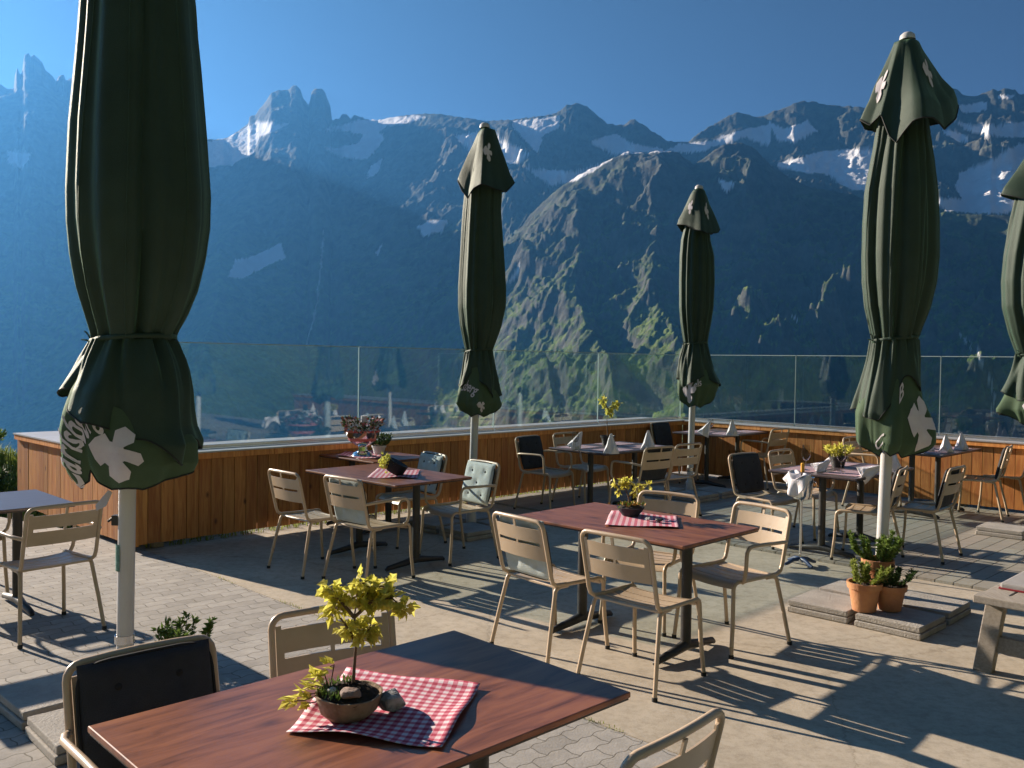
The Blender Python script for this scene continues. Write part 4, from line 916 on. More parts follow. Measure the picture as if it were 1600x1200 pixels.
# ------------------------------------------------------------------ table settings
def napkin(x, y, z, deg, label, h=.21, w=.17, lean=0.0):
    mb = MB(); a = R(deg); M_ = Matrix.Translation((x, y, z)) @ Matrix.Rotation(a, 4, 'Z') @ Matrix.Rotation(lean, 4, 'Y')
    # folded cone: two flaps meeting in a ridge
    vs = [(-w / 2, -.01, 0), (0, -.05, 0), (w / 2, -.005, 0), (-.012, .0, h), (.004, .012, h * 1.02), (0, .06, 0), (-w * .25, -.045, h * .35), (w * .2, -.045, h * .35)]
    mb.add(vs, [(0, 1, 6), (0, 6, 3), (1, 7, 3), (6, 1, 3), (1, 2, 7), (7, 2, 3), (2, 5, 4), (2, 4, 3), (5, 0, 4), (0, 3, 4), (0, 5, 2, 1)], M=M_)
    o = mb.build('folded_napkin', napkin_m)
    k = o.modifiers.new('sub', 'SUBSURF'); k.subdivision_type = 'SIMPLE'; k.levels = k.render_levels = 3
    tx = bpy.data.textures.new('crumple', 'CLOUDS'); tx.noise_scale = .05
    k = o.modifiers.new('crumple', 'DISPLACE'); k.texture = tx; k.strength = .012; k.texture_coords = 'GLOBAL'; k.mid_level = .5
    return tag(o, label, 'napkin', 'white napkins folded on the laid tables')
def placemat(x, y, z, deg, label):
    mb = MB(); mb.box((0, 0, .0015), (.42, .3, .003)); o = mb.build('placemat', mat_m, bevel=.001); o.location = (x, y, z + .0006); o.rotation_euler = (0, 0, R(deg)); tag(o, label, 'placemat', 'mauve paper placemats on the laid tables')
def wineglass(x, y, z, label, h=.20, k=1):
    r = empty('wine_glass', (x, y, z), 0, label, 'wine glass', 'wine glasses on the laid tables')
    mb = MB(); mb.lathe([(.0, .085), (.02, .09), (.038, .12), (.04, .15), (.033, h), (.0315, h), (.038, .15), (.036, .122), (.018, .093), (0, .089)], (0, 0, 0), 18); mb.build('bowl', wine_glass_m, r, smooth=60)
    mb = MB(); mb.lathe([(0, 0), (.034, 0), (.034, .002), (.006, .008), (.0035, .02), (.0035, .08), (.006, .087)], (0, 0, 0), 16); mb.build('stem', wine_glass_m, r, smooth=60)
T2 = TZ + DZ
for a, b, dg, lab in ((-.35, .22, 45, 'by the wall, near left seat'), (.3, .22, 45, 'by the wall, far left seat'), (-.3, -.22, 45, 'by the wall, near right seat'), (.32, -.22, 45, 'by the wall, far right seat')):
    p = Vector((1.165, 10.125, 0)) + AB(a, b); placemat(p.x, p.y, T2, dg, 'mauve placemat on the laid table ' + lab)
for i, (px, py, lab) in enumerate(((896, 702, 'slanting napkin at the left end of the laid table by the wall'), (955, 709, 'upright napkin in the middle of the laid table by the wall'), (1013, 703, 'upright napkin at the right end of the laid table by the wall'))):
    p = G(px, py, T2); napkin(p.x, p.y, T2 + .004, -10, lab, lean=-.0 if i else .45)
p = G(899, 704, T2); wineglass(p.x, p.y, T2 + .004, 'wine glass beside the slanting napkin on the laid table by the wall')
for a, b, lab in ((-.3, .2, 'farthest laid table, left side'), (-.3, -.2, 'farthest laid table, near side'), (.3, -.2, 'farthest laid table, right side')):
    p = Vector((3.0, 12.62, 0)) + AB(a, b); placemat(p.x, p.y, T2, 45, 'mauve placemat on the ' + lab)
for px, py, lab, ln in ((1098, 680, 'slanting napkin at the left of the farthest laid table', .5), (1144, 681, 'upright napkin in the middle of the farthest laid table', 0)):
    p = G(px, py, T2); napkin(p.x, p.y, T2 + .004, -10, lab, lean=ln)
p = G(1110, 678, T2); wineglass(p.x, p.y, T2 + .004, 'wine glass on the farthest laid table in the corner')
for a, b, lab in ((-.32, .2, 'left side near'), (.3, .2, 'left side far'), (-.3, -.2, 'right side near'), (.3, -.2, 'right side far')):
    p = Vector((3.1, 8.3, 0)) + AB(a, b); placemat(p.x, p.y, T2, 45, 'mauve placemat on the laid table with wine glasses, ' + lab)
for px, py, lab, ln, hh in ((1300, 728, 'slanting napkin beside the pot on the table with the wine glasses', .55, .21), (1275, 737, 'low folded napkin next to the orange candle', .9, .16), (1345, 744, 'flat folded napkin at the near edge before the parasol pole', 1.1, .2), (1396, 738, 'upright napkin right behind the white parasol pole', 0, .2)):
    p = G(px, py, T2); napkin(p.x, p.y, T2 + .004, -15, lab, hh, lean=ln)
p = G(1259, 735, T2); wineglass(p.x, p.y, T2 + .004, 'tall wine glass above the orange candle', .23)
p = G(1314, 737, T2); wineglass(p.x, p.y, T2 + .004, 'wine glass in front of the yellow-green pot plant', .2)
p = G(1254, 738, T2); mb = MB(); mb.lathe([(0, 0), (.017, 0), (.017, .075), (.012, .08), (0, .08)], (0, 0, 0), 16); o = mb.build('pillar_candle', candle, smooth=40); o.location = (p.x, p.y, T2 + .004); tag(o, 'short orange candle at the left edge of the table with the wine glasses', 'candle')
for a, b, lab in ((-.3, .2, 'far right table, left side near'), (-.3, -.2, 'far right table, right side near'), (.3, -.2, 'far right table, right side far')):
    p = Vector((4.85, 10.4, 0)) + AB(a, b); placemat(p.x, p.y, T2, 45, 'mauve placemat on the ' + lab)
for px, py, lab in ((1448, 705, 'napkin on the far right table nearest the parasol'), (1478, 707, 'middle upright napkin on the far right table'), (1502, 703, 'rightmost upright napkin on the far right table')):
    p = G(px, py, T2); napkin(p.x, p.y, T2 + .004, -12, lab, .2)

# wine cooler on stand
p = G(1250, 884, 0); r = empty('wine_cooler_stand', (p.x, p.y, .012), 0, 'steel wine cooler stand with white cloth draped over the bucket', 'cooler stand')
mb = MB(); mb.lathe([(0, .05), (.03, .05), (.03, .02), (.012, .06), (.011, .1), (.011, .54), (.02, .56), (.0, .57)], (0, 0, 0), 14); mb.build('column', chrome, r, smooth=40)
for k in range(4):
    a = R(20 + 90 * k); mb = MB(); mb.tube([(0, 0, .05), (.07 * math.cos(a), .07 * math.sin(a), .045), (.13 * math.cos(a), .13 * math.sin(a), .018), (.16 * math.cos(a), .16 * math.sin(a), .012)], [.02, .018, .015, .012], 8); mb.build('foot', blue_cast, r, smooth=50)
mb = MB(); mb.lathe([(0, .57), (.07, .57), (.085, .6), (.10, .75), (.106, .755), (.096, .75), (.08, .6), (0, .585)], (0, 0, 0), 26); bk_ = mb.build('bucket', chrome, r, smooth=40)
for sx in (-1, 1):
    mb = MB(); mb.tube(arc((sx * .1, 0, .69), .028, R(0), R(360), (sx, 0, 0), (0, 0, 1), 14), .004, 6); mb.build('ring_handle', chrome, bk_, smooth=50)
mb = MB()
def tow(s, t):
    a = R(100 + 190 * s); rr = .112 + .02 * math.sin(s * 25) * t + .025 * t; z = .775 + .03 * math.sin(s * 6 + 1) - t * (.10 + .05 * math.sin(s * 9 + 2)); return Vector((rr * math.cos(a), rr * math.sin(a), z))
mb.grid(tow, 40, 10)
mb.grid(lambda s, t: Vector(((.02 + .095 * t) * math.cos(R(100 + 190 * s)), (.02 + .095 * t) * math.sin(R(100 + 190 * s)), .775 + .03 * math.sin(s * 6 + 1) * t + .015 * math.sin(t * 3 + s * 14))), 40, 8)
o = mb.build('cooler_towel', napkin_m, smooth=60, solid=.004); o.location = (p.x, p.y, .012); tag(o, 'white towel draped over the rim of the steel wine cooler', 'towel')

# ------------------------------------------------------------------ low wooden bench at the right
r = empty('wooden_bench', (0, 0, 0), 0, 'weathered low wooden bench at the right frame edge', 'bench')
o0 = Vector((2.62, 4.98, 0)); ax = Vector((q2, q2, 0)); ay = Vector((q2, -q2, 0))
def BB(mb, u, v, z, du, dv, dz): c = o0 + ax * u + ay * v; mb.box((c.x, c.y, z), (du, dv, dz), R(45))
mb = MB(); BB(mb, .06, .42, .43, .13, .86, .045); mb.build('end_board', old_wood, r, bevel=.006)
for k in range(6):
    mb = MB(); BB(mb, 1.0, .07 + k * .142, .428, 1.74, .134, .04); mb.build('top_board', old_wood, r, bevel=.006)
for u in (.12, 1.7):
    for v, sg in ((.08, 1), (.76, -1)):
        mb = MB(); c0 = o0 + ax * u + ay * v; c1 = o0 + ax * u + ay * (v - sg * .06)
        vs = []
        for cc, zz in ((c1, .0), (c0, .405)):
            for a, b_ in ((-.05, -.035), (.05, -.035), (.05, .035), (-.05, .035)): vs.append(Vector((cc.x, cc.y, zz)) + ay * a + ax * b_)
        mb.add(vs, [(3, 2, 1, 0), (4, 5, 6, 7), (0, 1, 5, 4), (1, 2, 6, 5), (2, 3, 7, 6), (3, 0, 4, 7)]); mb.build('leg', old_wood, r, bevel=.006)
    mb = MB(); BB(mb, u, .42, .17, .04, .68, .09); mb.build('stretcher', old_wood, r, bevel=.004)
r = empty('seat_pad', (0, 0, 0), 0, 'flat grey pad with a dark red edge lying on the wooden bench', 'seat pad')
mb = MB(); BB(mb, 1.02, .47, .468, 1.5, .84, .036); mb.build('pad', grey_cush, r, bevel=.01)
mb = MB(); BB(mb, 1.02, .47, .4545, 1.512, .852, .008); mb.build('red_hem', red_edge, r)

# ------------------------------------------------------------------ parasols
def base_slabs(cx, cy, n=4, names=(), z0=0, gap=.06, S_=.43, h=.085, rot=45):
    q = (S_ + gap) / 2
    for i, (u, v) in enumerate(((-1, 1), (-1, -1), (1, -1), (1, 1))[:n]):
        if i >= len(names) or not names[i]: continue
        p = Vector((cx, cy, 0)) + AB(u * q, v * q)
        r = empty('paving_slab_stack', (p.x, p.y, z0), R(rot) + [.03, -.02, .01, -.03][i], names[i], 'slab stack', 'stacked paving slabs weighting the parasol feet')
        for k in range(2):
            mb = MB(); mb.box((.004 * (k - .5), .003 * (k - .5), h / 4 + k * h / 2 + .0), (S_ - .01 * k, S_ - .008 * k, h / 2 - .004)); mb.build('slab', slab_m, r, bevel=.006)
def pleat(x):
    p = (x / 6.28319) % 1.0
    return math.sin(p / .86 * math.pi / 2) if p < .86 else math.cos((p - .86) / .14 * math.pi / 2)
def fold(th, z, A, seed):
    n = 5 if seed == 1.3 else 7
    x = n * th + .9 * math.sin(2 * th + seed) + .5 * math.sin(z * 1.4 + seed) + .25 * math.sin(3.1 * z)
    return A * (.95 * (pleat(x) - .75) + .22 * math.sin(2 * n * th + seed * 2 + .8 * z) + .12 * math.sin(3 * n * th - seed + 1.3 * z))
def parasol(x, y, z0, d, lean, body, hood, skirt, label, seed, ztop, pole_top=None, text=None, big=False, hood_style=None):
    """body: list of (py, pxL, pxR) ; converted to metres at distance d"""
    r = empty('closed_parasol', (x, y, z0), 0, label, 'parasol', 'closed green parasols on white poles')
    def Z(px, py): return D(px, py, d).z - z0
    def X(px, py): return D(px, py, d).x - x
    def axis(z): return lean * max(0, z)
    def conv(lst):
        out = [(Z((l + rr) / 2, py), X(l, py), X(rr, py)) for py, l, rr in lst]; return sorted(out)
    B = conv(body)
    zs = np.array([b_[0] for b_ in B]); xl = np.array([b_[1] for b_ in B]); xr_ = np.array([b_[2] for b_ in B])
    def rad(th, z, zz, l, r_, A, asp=.85):
        a = float(np.interp(z, zz, l)); b_ = float(np.interp(z, zz, r_)); cx = axis(z)
        L_ = cx - a; Rr = b_ - cx
        k = (math.cos(th) + 1) / 2; w = L_ * (1 - k) + Rr * k
        f = 1 + fold(th, z, A, seed) * (1 - .55 * abs(math.cos(th)) ** 6)
        rr = w * min(f, 1.05)
        return Vector((cx + rr * math.cos(th), rr * asp * math.sin(th), z))
    zmin, zmax = zs[0], zs[-1]; ztie = skirt['tie']; ztie = Z(*ztie)
    # lower pole
    zp1 = zs[-1] * .97
    mb = MB(); mb.tube([(0, 0, .02), (axis(zp1 * .5), 0, zp1 * .5), (axis(zp1), 0, zp1)], .040, 20); pl = mb.build('pole', pole_m, r, smooth=40)
    mb = MB(); mb.lathe([(0, .0), (.16, 0), (.16, .012), (.055, .02), (.05, .16), (.0, .16)], (0, 0, 0), 22); mb.build('foot_plate', pole_m, r, smooth=30)
    mb = MB(); mb.lathe([(.0415, .30), (.046, .30), (.046, .34), (.0415, .34)], (0, 0, 0), 18); mb.build('clamp_collar', steel, pl, smooth=30)
    # main body above the tie
    nv_ = 110 if big else 70
    def fb(s, t):
        z = ztie + (zmax - ztie) * t; A = .20 * math.exp(-((z - ztie) / .35) ** 2) + .13 + .08 * t
        return rad(2 * math.pi * s, z, zs, xl, xr_, A)
    mb = MB(); mb.grid(fb, 192 if big else 128, nv_, True); cn = mb.build('canopy', fabric, r, smooth=70)
    for k in range(8 if big else 4):
        s0_ = (k + .35) / (8 if big else 4); mb = MB(); P_ = []
        for i in range(60):
            t_ = i / 59; q_ = fb(s0_ + .004 * math.sin(t_ * 5 + k), t_); c0 = axis(q_.z); P_.append(Vector((c0 + (q_.x - c0) * 1.002, q_.y * 1.002, q_.z)))
        mb.tube(P_, .0028, 5); mb.build('seam', fabric, cn, smooth=60)
    # tie strap
    mb = MB()
    def ft(s, t):
        a = 2 * math.pi * s; p = rad(a, ztie, zs, xl, xr_, .08); c0 = axis(ztie); q = Vector((c0 + (p.x - c0) * 1.05, p.y * 1.05, ztie + .018 * math.sin(a * 1 + 2) + .022 * (t - .5))); return q
    mb.grid(ft, 64, 3, True); st = mb.build('tie_strap', fabric, r, smooth=60, solid=.003)
    mb = MB(); q = ft(.52, .5)
    for k, (dx, dz_) in enumerate(((-.03, .05), (-.045, .01), (.03, -.04), (.02, .06))):
        mb.tube([q, q + Vector((dx * .5, -.02, dz_ * .8)), q + Vector((dx, -.012, dz_))], .004, 5)
    mb.build('knot', fabric, st, smooth=50)
    # skirt below the tie: outer drape with uneven hem
    K = conv(skirt['prof']); kz = np.array([k[0] for k in K]); kl = np.array([k[1] for k in K]); kr = np.array([k[2] for k in K])
    hem = skirt['hem']                                    # list of (theta_deg, py)
    hp = [(a, Z(x0_, py)) for a, py in hem for x0_ in [800 + (x) / d * F_PX]]
    ha = [h[0] for h in hp]; hz = [h[1] for h in hp]
    def hemz(th): 
        a = math.degrees(th) % 360; return float(np.interp(a, ha, hz, period=360))
    def fs_(s, t):
        th = 2 * math.pi * s; hz_ = hemz(th) + .02 * math.sin(7 * th + seed) * t; z = ztie + (hz_ - ztie) * t
        p = rad(th, z, kz, kl, kr, 0.0); c0 = axis(z)
        g0 = (1 - t) ** 2 * (.09 * math.sin(15 * th + seed) + .05 * math.sin(23 * th)); g1 = t ** 1.3 * (.13 * (pleat(6 * th + seed * 2 + .6 * math.sin(2 * th)) - .7) + .09 * math.sin(5 * th + seed * 3 + .8 * t) + .04 * math.sin(11 * th + seed))
        k = .98 + g0 + g1; return Vector((c0 + (p.x - c0) * k, p.y * k, z))
    mb = MB(); mb.grid(fs_, 192, 40, True); sk = mb.build('skirt', fabric, r, smooth=70)
    mb = MB(); mb.tube([fs_(i / 96, 1) for i in range(97)], .0045, 5); mb.build('hem_trim', trim, sk, smooth=50)
    # inner valance, folded outward and hanging lower in petals
    lo = skirt['low']; lp = [(a, Z(800 + x / d * F_PX, py)) for a, py in lo]; la = [h[0] for h in lp]; lz = [h[1] for h in lp]
    sc = skirt.get('in', .93)
    def fv(s, t, off=0):
        th = 2 * math.pi * s; a = math.degrees(th) % 360; z1 = float(np.interp(a, la, lz, period=360)); zt0 = hemz(th) + .10
        z = zt0 + (z1 - zt0) * t; p = rad(th, z, kz, kl, kr, .0); c0 = axis(z); pet = (.90 + .13 * t) * (1 + (.11 * math.sin(5 * th + seed) + .05 * math.sin(11 * th + 2 * seed) + .07 * (pleat(7 * th + seed) - .7)) * t)
        return Vector((c0 + (p.x - c0) * sc * pet, p.y * sc * pet, z)) + Vector((math.cos(th), math.sin(th), 0)) * off
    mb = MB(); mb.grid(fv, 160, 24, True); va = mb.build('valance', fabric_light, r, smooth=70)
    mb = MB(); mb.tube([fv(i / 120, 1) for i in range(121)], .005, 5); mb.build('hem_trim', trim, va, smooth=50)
    def leafmark(s0, t0, ws, ht, parent, fn):
        # hop-leaf like five-lobed emblem laid on the cloth
        out = [(-1, .1), (-.72, .42), (-.35, .62), (-.15, .38), (-.05, .36), (.02, .72), (.35, .95), (.68, .8), (.62, .5), (.3, .38), (.32, .2), (.85, .18), (.98, -.08), (.78, -.3), (.35, -.2), (.2, -.3), (.55, -.55), (.5, -.85), (.15, -.98), (-.25, -.72), (-.2, -.4), (-.38, -.28), (-.55, -.45), (-.75, -.3)]
        cx_ = 0; mb = MB(); ctr = (0.05, 0.05); rings = 6; vs = []; n = len(out)
        # resample outline finer
        pts = []
        for i in range(n):
            p, q_ = out[i], out[(i + 1) % n]
            for k in range(4): pts.append((p[0] + (q_[0] - p[0]) * k / 4, p[1] + (q_[1] - p[1]) * k / 4))
        m_ = len(pts)
        for k in range(rings + 1):
            for p in pts:
                u = ctr[0] + (p[0] - ctr[0]) * k / rings; v = ctr[1] + (p[1] - ctr[1]) * k / rings
                vs.append(fn(s0 + u * ws, t0 - v * ht))
        fsx = [(k * m_ + i, k * m_ + (i + 1) % m_, (k + 1) * m_ + (i + 1) % m_, (k + 1) * m_ + i) for k in range(rings) for i in range(m_)]
        mb.add(vs, fsx); return mb.build('leaf_emblem', white_print, parent, smooth=70)
    def script(txt, s0, t0, ws, ht, parent, fn, rot=0, slant=.25):
        cu = bpy.data.curves.new('t', 'FONT'); cu.body = txt; cu.size = 1; cu.shear = slant; cu.offset = .015; cu.resolution_u = 3
        to = bpy.data.objects.new('t', cu); C.objects.link(to); dg = bpy.context.evaluated_depsgraph_get(); me = bpy.data.meshes.new_from_object(to.evaluated_get(dg))
        import bmesh
        bm = bmesh.new(); bm.from_mesh(me)
        bmesh.ops.subdivide_edges(bm, edges=[e for e in bm.edges if e.calc_length() > .12], cuts=2, use_grid_fill=True); bmesh.ops.triangulate(bm, faces=bm.faces)
        xs_ = [v.co.x for v in bm.verts]; wd = max(xs_) - min(xs_); x0 = min(xs_)
        cr, sr = math.cos(rot), math.sin(rot)
        for v in bm.verts:
            u = (v.co.x - x0) / wd - .5; vv = (v.co.y - .3) / .9
            u2 = u * cr - vv * .5 * sr; v2 = u * sr * 1.6 + vv * cr
            v.co = fn(s0 + u2 * ws, t0 - v2 * ht)
        bm.to_mesh(me); bm.free(); me.materials.clear(); me.materials.append(white_print)
        for a_ in list(me.polygons): a_.use_smooth = True
        C.objects.unlink(to); bpy.data.objects.remove(to); bpy.data.curves.remove(cu)
        o = bpy.data.objects.new('lettering', me); C.objects.link(o); o.parent = parent; me.name = 'lettering'; return o
    for kind, s0, t0, ws, ht, *ex in (skirt.get('marks') or []):
        fn = lambda s, t: fv(s, t, .006)
        if kind == 'leaf': leafmark(s0, t0, ws, ht, va, fn)
        else: script(kind, s0, t0, ws, ht, va, fn, *(ex or []))
    # cap (vent) over the top
    if hood:
        H = conv(hood['prof']); hz2 = np.array([k[0] for k in H]); hl = np.array([k[1] for k in H]); hr_ = np.array([k[2] for k in H]); ztop = hz2[-1]
        hm = [(a, Z(800 + x / d * F_PX, py)) for a, py in hood['hem']]; a2 = [h[0] for h in hm]; z2 = [h[1] for h in hm]
        def fh(s, t, off=0):
            th = 2 * math.pi * s; zl = float(np.interp(math.degrees(th) % 360, a2, z2, period=360)); z = ztop + (zl - ztop) * t ** .92; zq = ztop + (hz2[0] - ztop) * t ** .92
            a = float(np.interp(zq, hz2, hl)); b_ = float(np.interp(zq, hz2, hr_)); cx = axis(z)
            k = (math.cos(th) + 1) / 2; w = (cx - a) * (1 - k) + (b_ - cx) * k
            dm = 1 / (abs(math.cos(th)) ** 1.18 + abs(math.sin(th)) ** 1.18) ** (1 / 1.18)
            w *= 1 + (dm - 1) * min(1, t * 1.6)
            f = 1 + .4 * hood.get('A', .14) * t * (.7 * math.cos(4 * th + hood.get('ph', 0)) + .3 * math.sin(9 * th + seed)) * (1 - abs(math.cos(th)) ** 6)
            if t < .05: w *= t / .05
            return Vector((cx + w * f * math.cos(th), w * f * .95 * math.sin(th), z)) + Vector((math.cos(th), math.sin(th), .3)) * off
        mb = MB(); mb.grid(fh, 144, 40, True); hd = mb.build('vent_cap', fabric, r, smooth=70)
        mb = MB(); mb.tube([fh(i / 96, 1) for i in range(97)], .006, 5); mb.build('hem_trim', trim, hd, smooth=50)
        mb = MB(); mb.lathe([(.055, -.02), (.05, .012), (.03, .03), (0, .035)], (axis(ztop), 0, ztop), 16); mb.build('finial', pole_m, r, smooth=50)
        for s0, t0, ws, ht in hood.get('marks', []): leafmark(s0, t0, ws, ht, hd, lambda s, t: fh(s, t, .006))
    return r
# angles: 0 right, 90 away, 180 left, 270 towards the camera
U1 = parasol(-1.89, 4.35, .09, 4.35, .012,
    [(-260, 168, 262), (-150, 150, 280), (-60, 138, 292), (0, 134, 301), (50, 131, 304), (100, 127, 309), (200, 118, 317), (300, 114, 324), (350, 115, 323), (400, 120, 316), (450, 129, 304), (490, 140, 288), (520, 148, 272), (540, 150, 268)],
    None,
    dict(tie=(200, 530), prof=[(500, 146, 276), (530, 150, 270), (560, 132, 285), (580, 122, 292), (610, 106, 298), (640, 98, 300), (665, 97, 303), (690, 104, 312), (720, 112, 304), (745, 128, 285), (770, 152, 262)],
         hem=[(0, 690), (40, 700), (90, 680), (140, 660), (175, 615), (205, 612), (235, 632), (255, 660), (280, 664), (305, 685), (330, 715), (345, 710)],
         low=[(0, 735), (30, 745), (90, 740), (150, 735), (180, 690), (200, 730), (222, 758), (240, 745), (246, 728), (252, 745), (270, 757), (290, 752), (310, 758), (325, 750), (345, 742)], **{'in': .97},
         marks=[('leaf', .775, .55, .07, .38), ('Carlsberg', .655, .52, .21, .62, 1.15, .3)]),
    'nearest and largest closed parasol at the left, almost black against the light', 1.3, 4.1, big=True)
U2 = parasol(-.40, 9.1, .09, 9.1, .022,
    [(235, 740, 778), (270, 731, 783), (300, 727, 785), (330, 724, 783), (360, 722, 785), (400, 720, 788), (450, 717, 791), (480, 717, 790), (510, 720, 783), (535, 725, 774), (548, 728, 769), (560, 727, 770)],
    dict(prof=[(197, 755, 771), (210, 746, 776), (230, 738, 782), (250, 729, 789), (275, 719, 797), (284, 716, 802), (289, 715, 804)],
         hem=[(0, 284), (25, 296), (90, 290), (150, 296), (180, 282), (200, 300), (225, 314), (250, 300), (270, 296), (300, 300), (335, 302)], A=.16, marks=[(.795, .42, .05, .16)]),
    dict(tie=(748, 548), prof=[(540, 727, 771), (548, 728, 769), (565, 724, 772), (590, 719, 777), (615, 714, 780), (630, 713, 780), (645, 724, 774), (655, 736, 762)],
         hem=[(0, 618), (90, 610), (180, 600), (220, 604), (250, 585), (280, 590), (310, 612), (340, 625)],
         low=[(0, 628), (60, 640), (120, 640), (180, 628), (215, 640), (250, 651), (280, 645), (310, 650), (340, 642)], marks=[('sberg', .70, .42, .16, .26, -.45, .3), ('leaf', .80, .8, .035, .14)], **{'in': 1.0}),
    'slim dark closed parasol left of the middle, seen before the glass', 2.1, 4.1)
U3 = parasol(2.32, 11.5, .09, 11.5, .012,
    [(330, 1076, 1104), (355, 1070, 1108), (375, 1065, 1109), (400, 1063, 1115), (440, 1062, 1116), (480, 1062, 1114), (505, 1064, 1110), (525, 1067, 1106), (537, 1069, 1104), (550, 1068, 1105)],
    dict(prof=[(293, 1086, 1099), (305, 1079, 1104), (320, 1073, 1109), (335, 1067, 1116), (350, 1060, 1122), (359, 1058, 1125)],
         hem=[(0, 357), (30, 364), (90, 360), (150, 360), (180, 351), (215, 354), (250, 362), (285, 368), (320, 366), (345, 364)], A=.15, marks=[(.84, .5, .04, .2), (.6, .5, .04, .2)]),
    dict(tie=(1087, 537), prof=[(528, 1067, 1105), (537, 1069, 1104), (560, 1061, 1110), (580, 1058, 1115), (600, 1058, 1125), (615, 1060, 1116), (630, 1064, 1108), (640, 1072, 1100)],
         hem=[(0, 602), (90, 595), (180, 590), (215, 600), (240, 605), (270, 590), (300, 588), (330, 598), (350, 605)],
         low=[(0, 612), (60, 625), (120, 625), (180, 615), (210, 628), (240, 636), (270, 632), (300, 636), (330, 628)], marks=[('leaf', .68, .5, .07, .4), ('bels', .74, .4, .10, .25, .3, .3)], **{'in': 1.0}),
    'small farthest closed parasol in front of the corner of the parapet', 3.3, 4.1)
U4 = parasol(2.684, 6.42, .09, 6.42, .026,
    [(165, 1378, 1438), (190, 1372, 1447), (230, 1366, 1452), (250, 1362, 1455), (300, 1353, 1460), (350, 1350, 1462), (400, 1349, 1462), (440, 1350, 1458), (480, 1354, 1449), (510, 1360, 1438), (530, 1364, 1431), (545, 1362, 1432)],
    dict(prof=[(58, 1401, 1430), (70, 1396, 1437), (85, 1389, 1445), (105, 1379, 1457), (130, 1366, 1472), (150, 1358, 1490), (165, 1350, 1495), (178, 1344, 1497)],
         hem=[(0, 163), (20, 185), (90, 190), (150, 195), (178, 186), (195, 200), (212, 186), (228, 222), (240, 234), (260, 205), (285, 200), (315, 212), (345, 188)], A=.12, ph=.6, marks=[(.84, .40, .05, .17), (.54, .55, .03, .2)]),
    dict(tie=(1396, 530), prof=[(520, 1363, 1433), (530, 1364, 1431), (560, 1358, 1435), (590, 1350, 1437), (620, 1342, 1441), (645, 1337, 1450), (670, 1340, 1455), (690, 1343, 1452), (705, 1352, 1435), (715, 1362, 1420)],
         hem=[(0, 655), (60, 660), (120, 650), (175, 630), (195, 640), (215, 648), (235, 660), (255, 625), (275, 590), (300, 590), (325, 610), (345, 640)],
         low=[(0, 675), (60, 700), (120, 700), (180, 690), (210, 705), (228, 712), (244, 700), (258, 709), (272, 702), (290, 712), (310, 708), (330, 695), (345, 685)], marks=[('leaf', .845, .62, .065, .34), ('C', .655, .78, .05, .3, 0, .1), ('B', .755, .3, .03, .22, 0, .2)], **{'in': 1.0}),
    'large closed parasol at the right with a hooded top, its left side brightly lit', 4.2, 4.1, big=True)
U5 = parasol(5.41, 9.08, .09, 9.08, .010,
    [(280, 1610, 1655), (310, 1592, 1665), (340, 1585, 1668), (400, 1574, 1672), (440, 1570, 1674), (480, 1571, 1672), (520, 1581, 1664), (553, 1592, 1654), (565, 1590, 1656)],
    dict(prof=[(228, 1620, 1642), (245, 1603, 1655), (270, 1586, 1672), (295, 1568, 1690), (305, 1564, 1695)],
         hem=[(0, 300), (90, 305), (180, 304), (210, 318), (240, 314), (270, 322), (310, 315)], A=.14, marks=[(.6, .6, .04, .2)]),
    dict(tie=(1622, 553), prof=[(545, 1591, 1655), (553, 1592, 1654), (580, 1584, 1662), (610, 1574, 1672), (640, 1566, 1680), (660, 1575, 1670), (672, 1590, 1655)],
         hem=[(0, 625), (90, 620), (180, 615), (210, 625), (240, 600), (270, 610), (300, 620)],
         low=[(0, 650), (90, 660), (180, 645), (210, 662), (240, 668), (270, 664), (300, 668), (330, 660)], marks=[('leaf', .64, .5, .05, .3)], **{'in': 1.0}),
    'closed green parasol cut off by the right frame edge', 5.5, 4.1)
# sticker and crank fitting on the nearest pole
mb = MB(); mb.grid(lambda s, t: Vector((.0415 * math.cos(R(185 + 75 * s)), .0415 * math.sin(R(185 + 75 * s)), .66 + .13 * t)), 8, 4); stx = mb.build('sticker', sticker, U1, smooth=60)
mb = MB(); mb.box((-.01, 0, .905), (.10, .035, .05)); mb.tube([(-.05, -.01, .92), (-.075, -.02, .90)], .008, 6); mb.build('pin_fitting', iron, U1, bevel=.006)
mb = MB(); mb.add([(-.11, -.06, .96), (-.06, -.07, .985), (-.035, -.06, 1.05), (-.055, -.055, 1.06), (-.12, -.05, .985)], [(0, 1, 2, 3, 4)]); mb.build('dangling_strap', white_print, U1, solid=.003)
for nm, (cx, cy), lab, zz in ((U1, (-1.89, 4.35), ['left of the nearest parasol foot', 'lit slab stack in front of the nearest parasol foot at the lower left', 'right before the nearest parasol foot', 'behind the nearest parasol foot'], 0),
        (U2, (-.40, 9.1), ['dim slab stack left of the dark middle parasol foot', 'dim slab stack in front of the dark middle parasol foot, under the white-cushioned chairs', 'slab stack right of the dark middle parasol foot', 'slab stack behind the dark middle parasol foot'], 0),
        (U3, (2.32, 11.5), ['bluish slab stack left of the farthest parasol foot', 'bluish slab stack in front of the farthest parasol foot', 'bluish slab stack right of the farthest parasol foot', None], DZ),
        (U4, (2.60, 6.22), ['pale slab stack left of the three terracotta pots', 'slab stack in front of the three terracotta pots', 'slab stack half in shade right of the three terracotta pots', 'slab stack behind the three terracotta pots'], 0),
        (U5, (5.41, 9.08), ['slab stack on the deck at the right frame edge', 'front slab stack of the parasol beyond the right frame edge', None, None], DZ)):
    lab = [('slab stack ' + l if l and not ('slab stack' in l) else l) for l in lab]
    base_slabs(cx, cy, 4, lab, zz)
    nm.location.z = .02 + zz
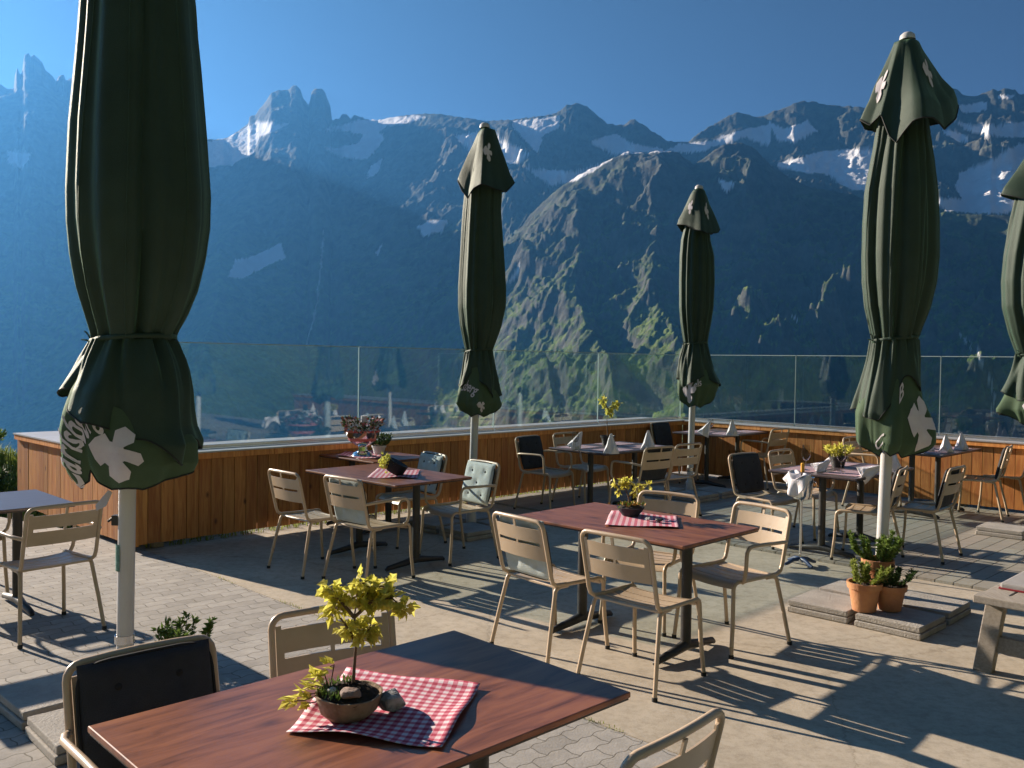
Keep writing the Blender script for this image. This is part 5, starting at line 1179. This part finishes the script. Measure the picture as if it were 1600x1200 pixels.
# remove the lift used while shaping: foot plates rest on the floor between the slabs
for u in (U1, U2, U3, U4, U5):
    for c in u.children:
        if c.name.startswith(('canopy', 'skirt', 'valance', 'vent_cap', 'tie_strap', 'finial')): c.location.z += .09 - u.location.z

# ------------------------------------------------------------------ bank with grass and shrubs beyond the parapet end
rnd = random.Random(31); mb = MB(); pts = []
xs_ = np.array([rnd.uniform(-16, -4.4) for _ in range(22000)]); ys_ = np.array([rnd.uniform(9.8, 17) for _ in range(22000)])
zz_ = terrain(xs_, ys_)
for x, y, z in zip(xs_, ys_, zz_):
    if z > -1.1 and x + y * .6 < 2.2 and math.hypot(x, y) > 12.6: pts.append((x, y, z))
blades(mb, pts, (.08, .3), .012, rnd, .8)
o = mb.build('bank_grass', grass_m); tag(o, 'tall yellow-green grass on the bank beyond the parapet end', 'grass', kind='stuff')
mb = MB(); pts = [AB(rnd.uniform(3.3, 11.4), rnd.uniform(7.93, 9.6), -.003) for _ in range(9000)]
blades(mb, pts, (.02, .09), .006, rnd, .8)
o = mb.build('verge_grass', grass_m); tag(o, 'sunlit grass seen through the gap under the left parapet', 'grass', kind='stuff')
for i, (x, y, rr, h, lm, lab) in enumerate(((-7.4, 12.1, .5, .3, leaf_d, 'dark low shrub at the left frame edge beyond the parapet'), (-8.3, 13.6, .6, .3, leaf_g, 'yellow-green shrub topping the bank at the left frame edge'), (-6.9, 12.6, .4, .25, leaf_g, 'small bright shrub just left of the parapet end'))):
    z = float(terrain(np.array([x]), np.array([y]))[0]); root = empty('shrub', (x, y, max(z, -1.0)), 0, lab, 'shrub', 'shrubs on the bank')
    l = MB(); s = MB(); bush(l, s, Vector((0, 0, 0)), rr, h, 2600, random.Random(50 + i), .085, 60); s.build('stem', bark, root, smooth=60); l.build('foliage', lm, root)

# ------------------------------------------------------------------ haze
mb = MB(); mb.box((0, 0, 600), (19000, 19000, 2740)); hz_m = bpy.data.materials.new('haze'); hz_m.use_nodes = True
n = hz_m.node_tree; n.nodes.remove(n.nodes['Principled BSDF']); v = n.nodes.new('ShaderNodeVolumePrincipled')
v.inputs['Color'].default_value = (.088, .345, .85, 1); v.inputs['Density'].default_value = .000088; v.inputs['Anisotropy'].default_value = .5
n.links.new(v.outputs[0], n.nodes['Material Output'].inputs['Volume'])
o = mb.build('haze', hz_m); tag(o, 'blue mountain haze filling the valley', 'haze', kind='stuff')
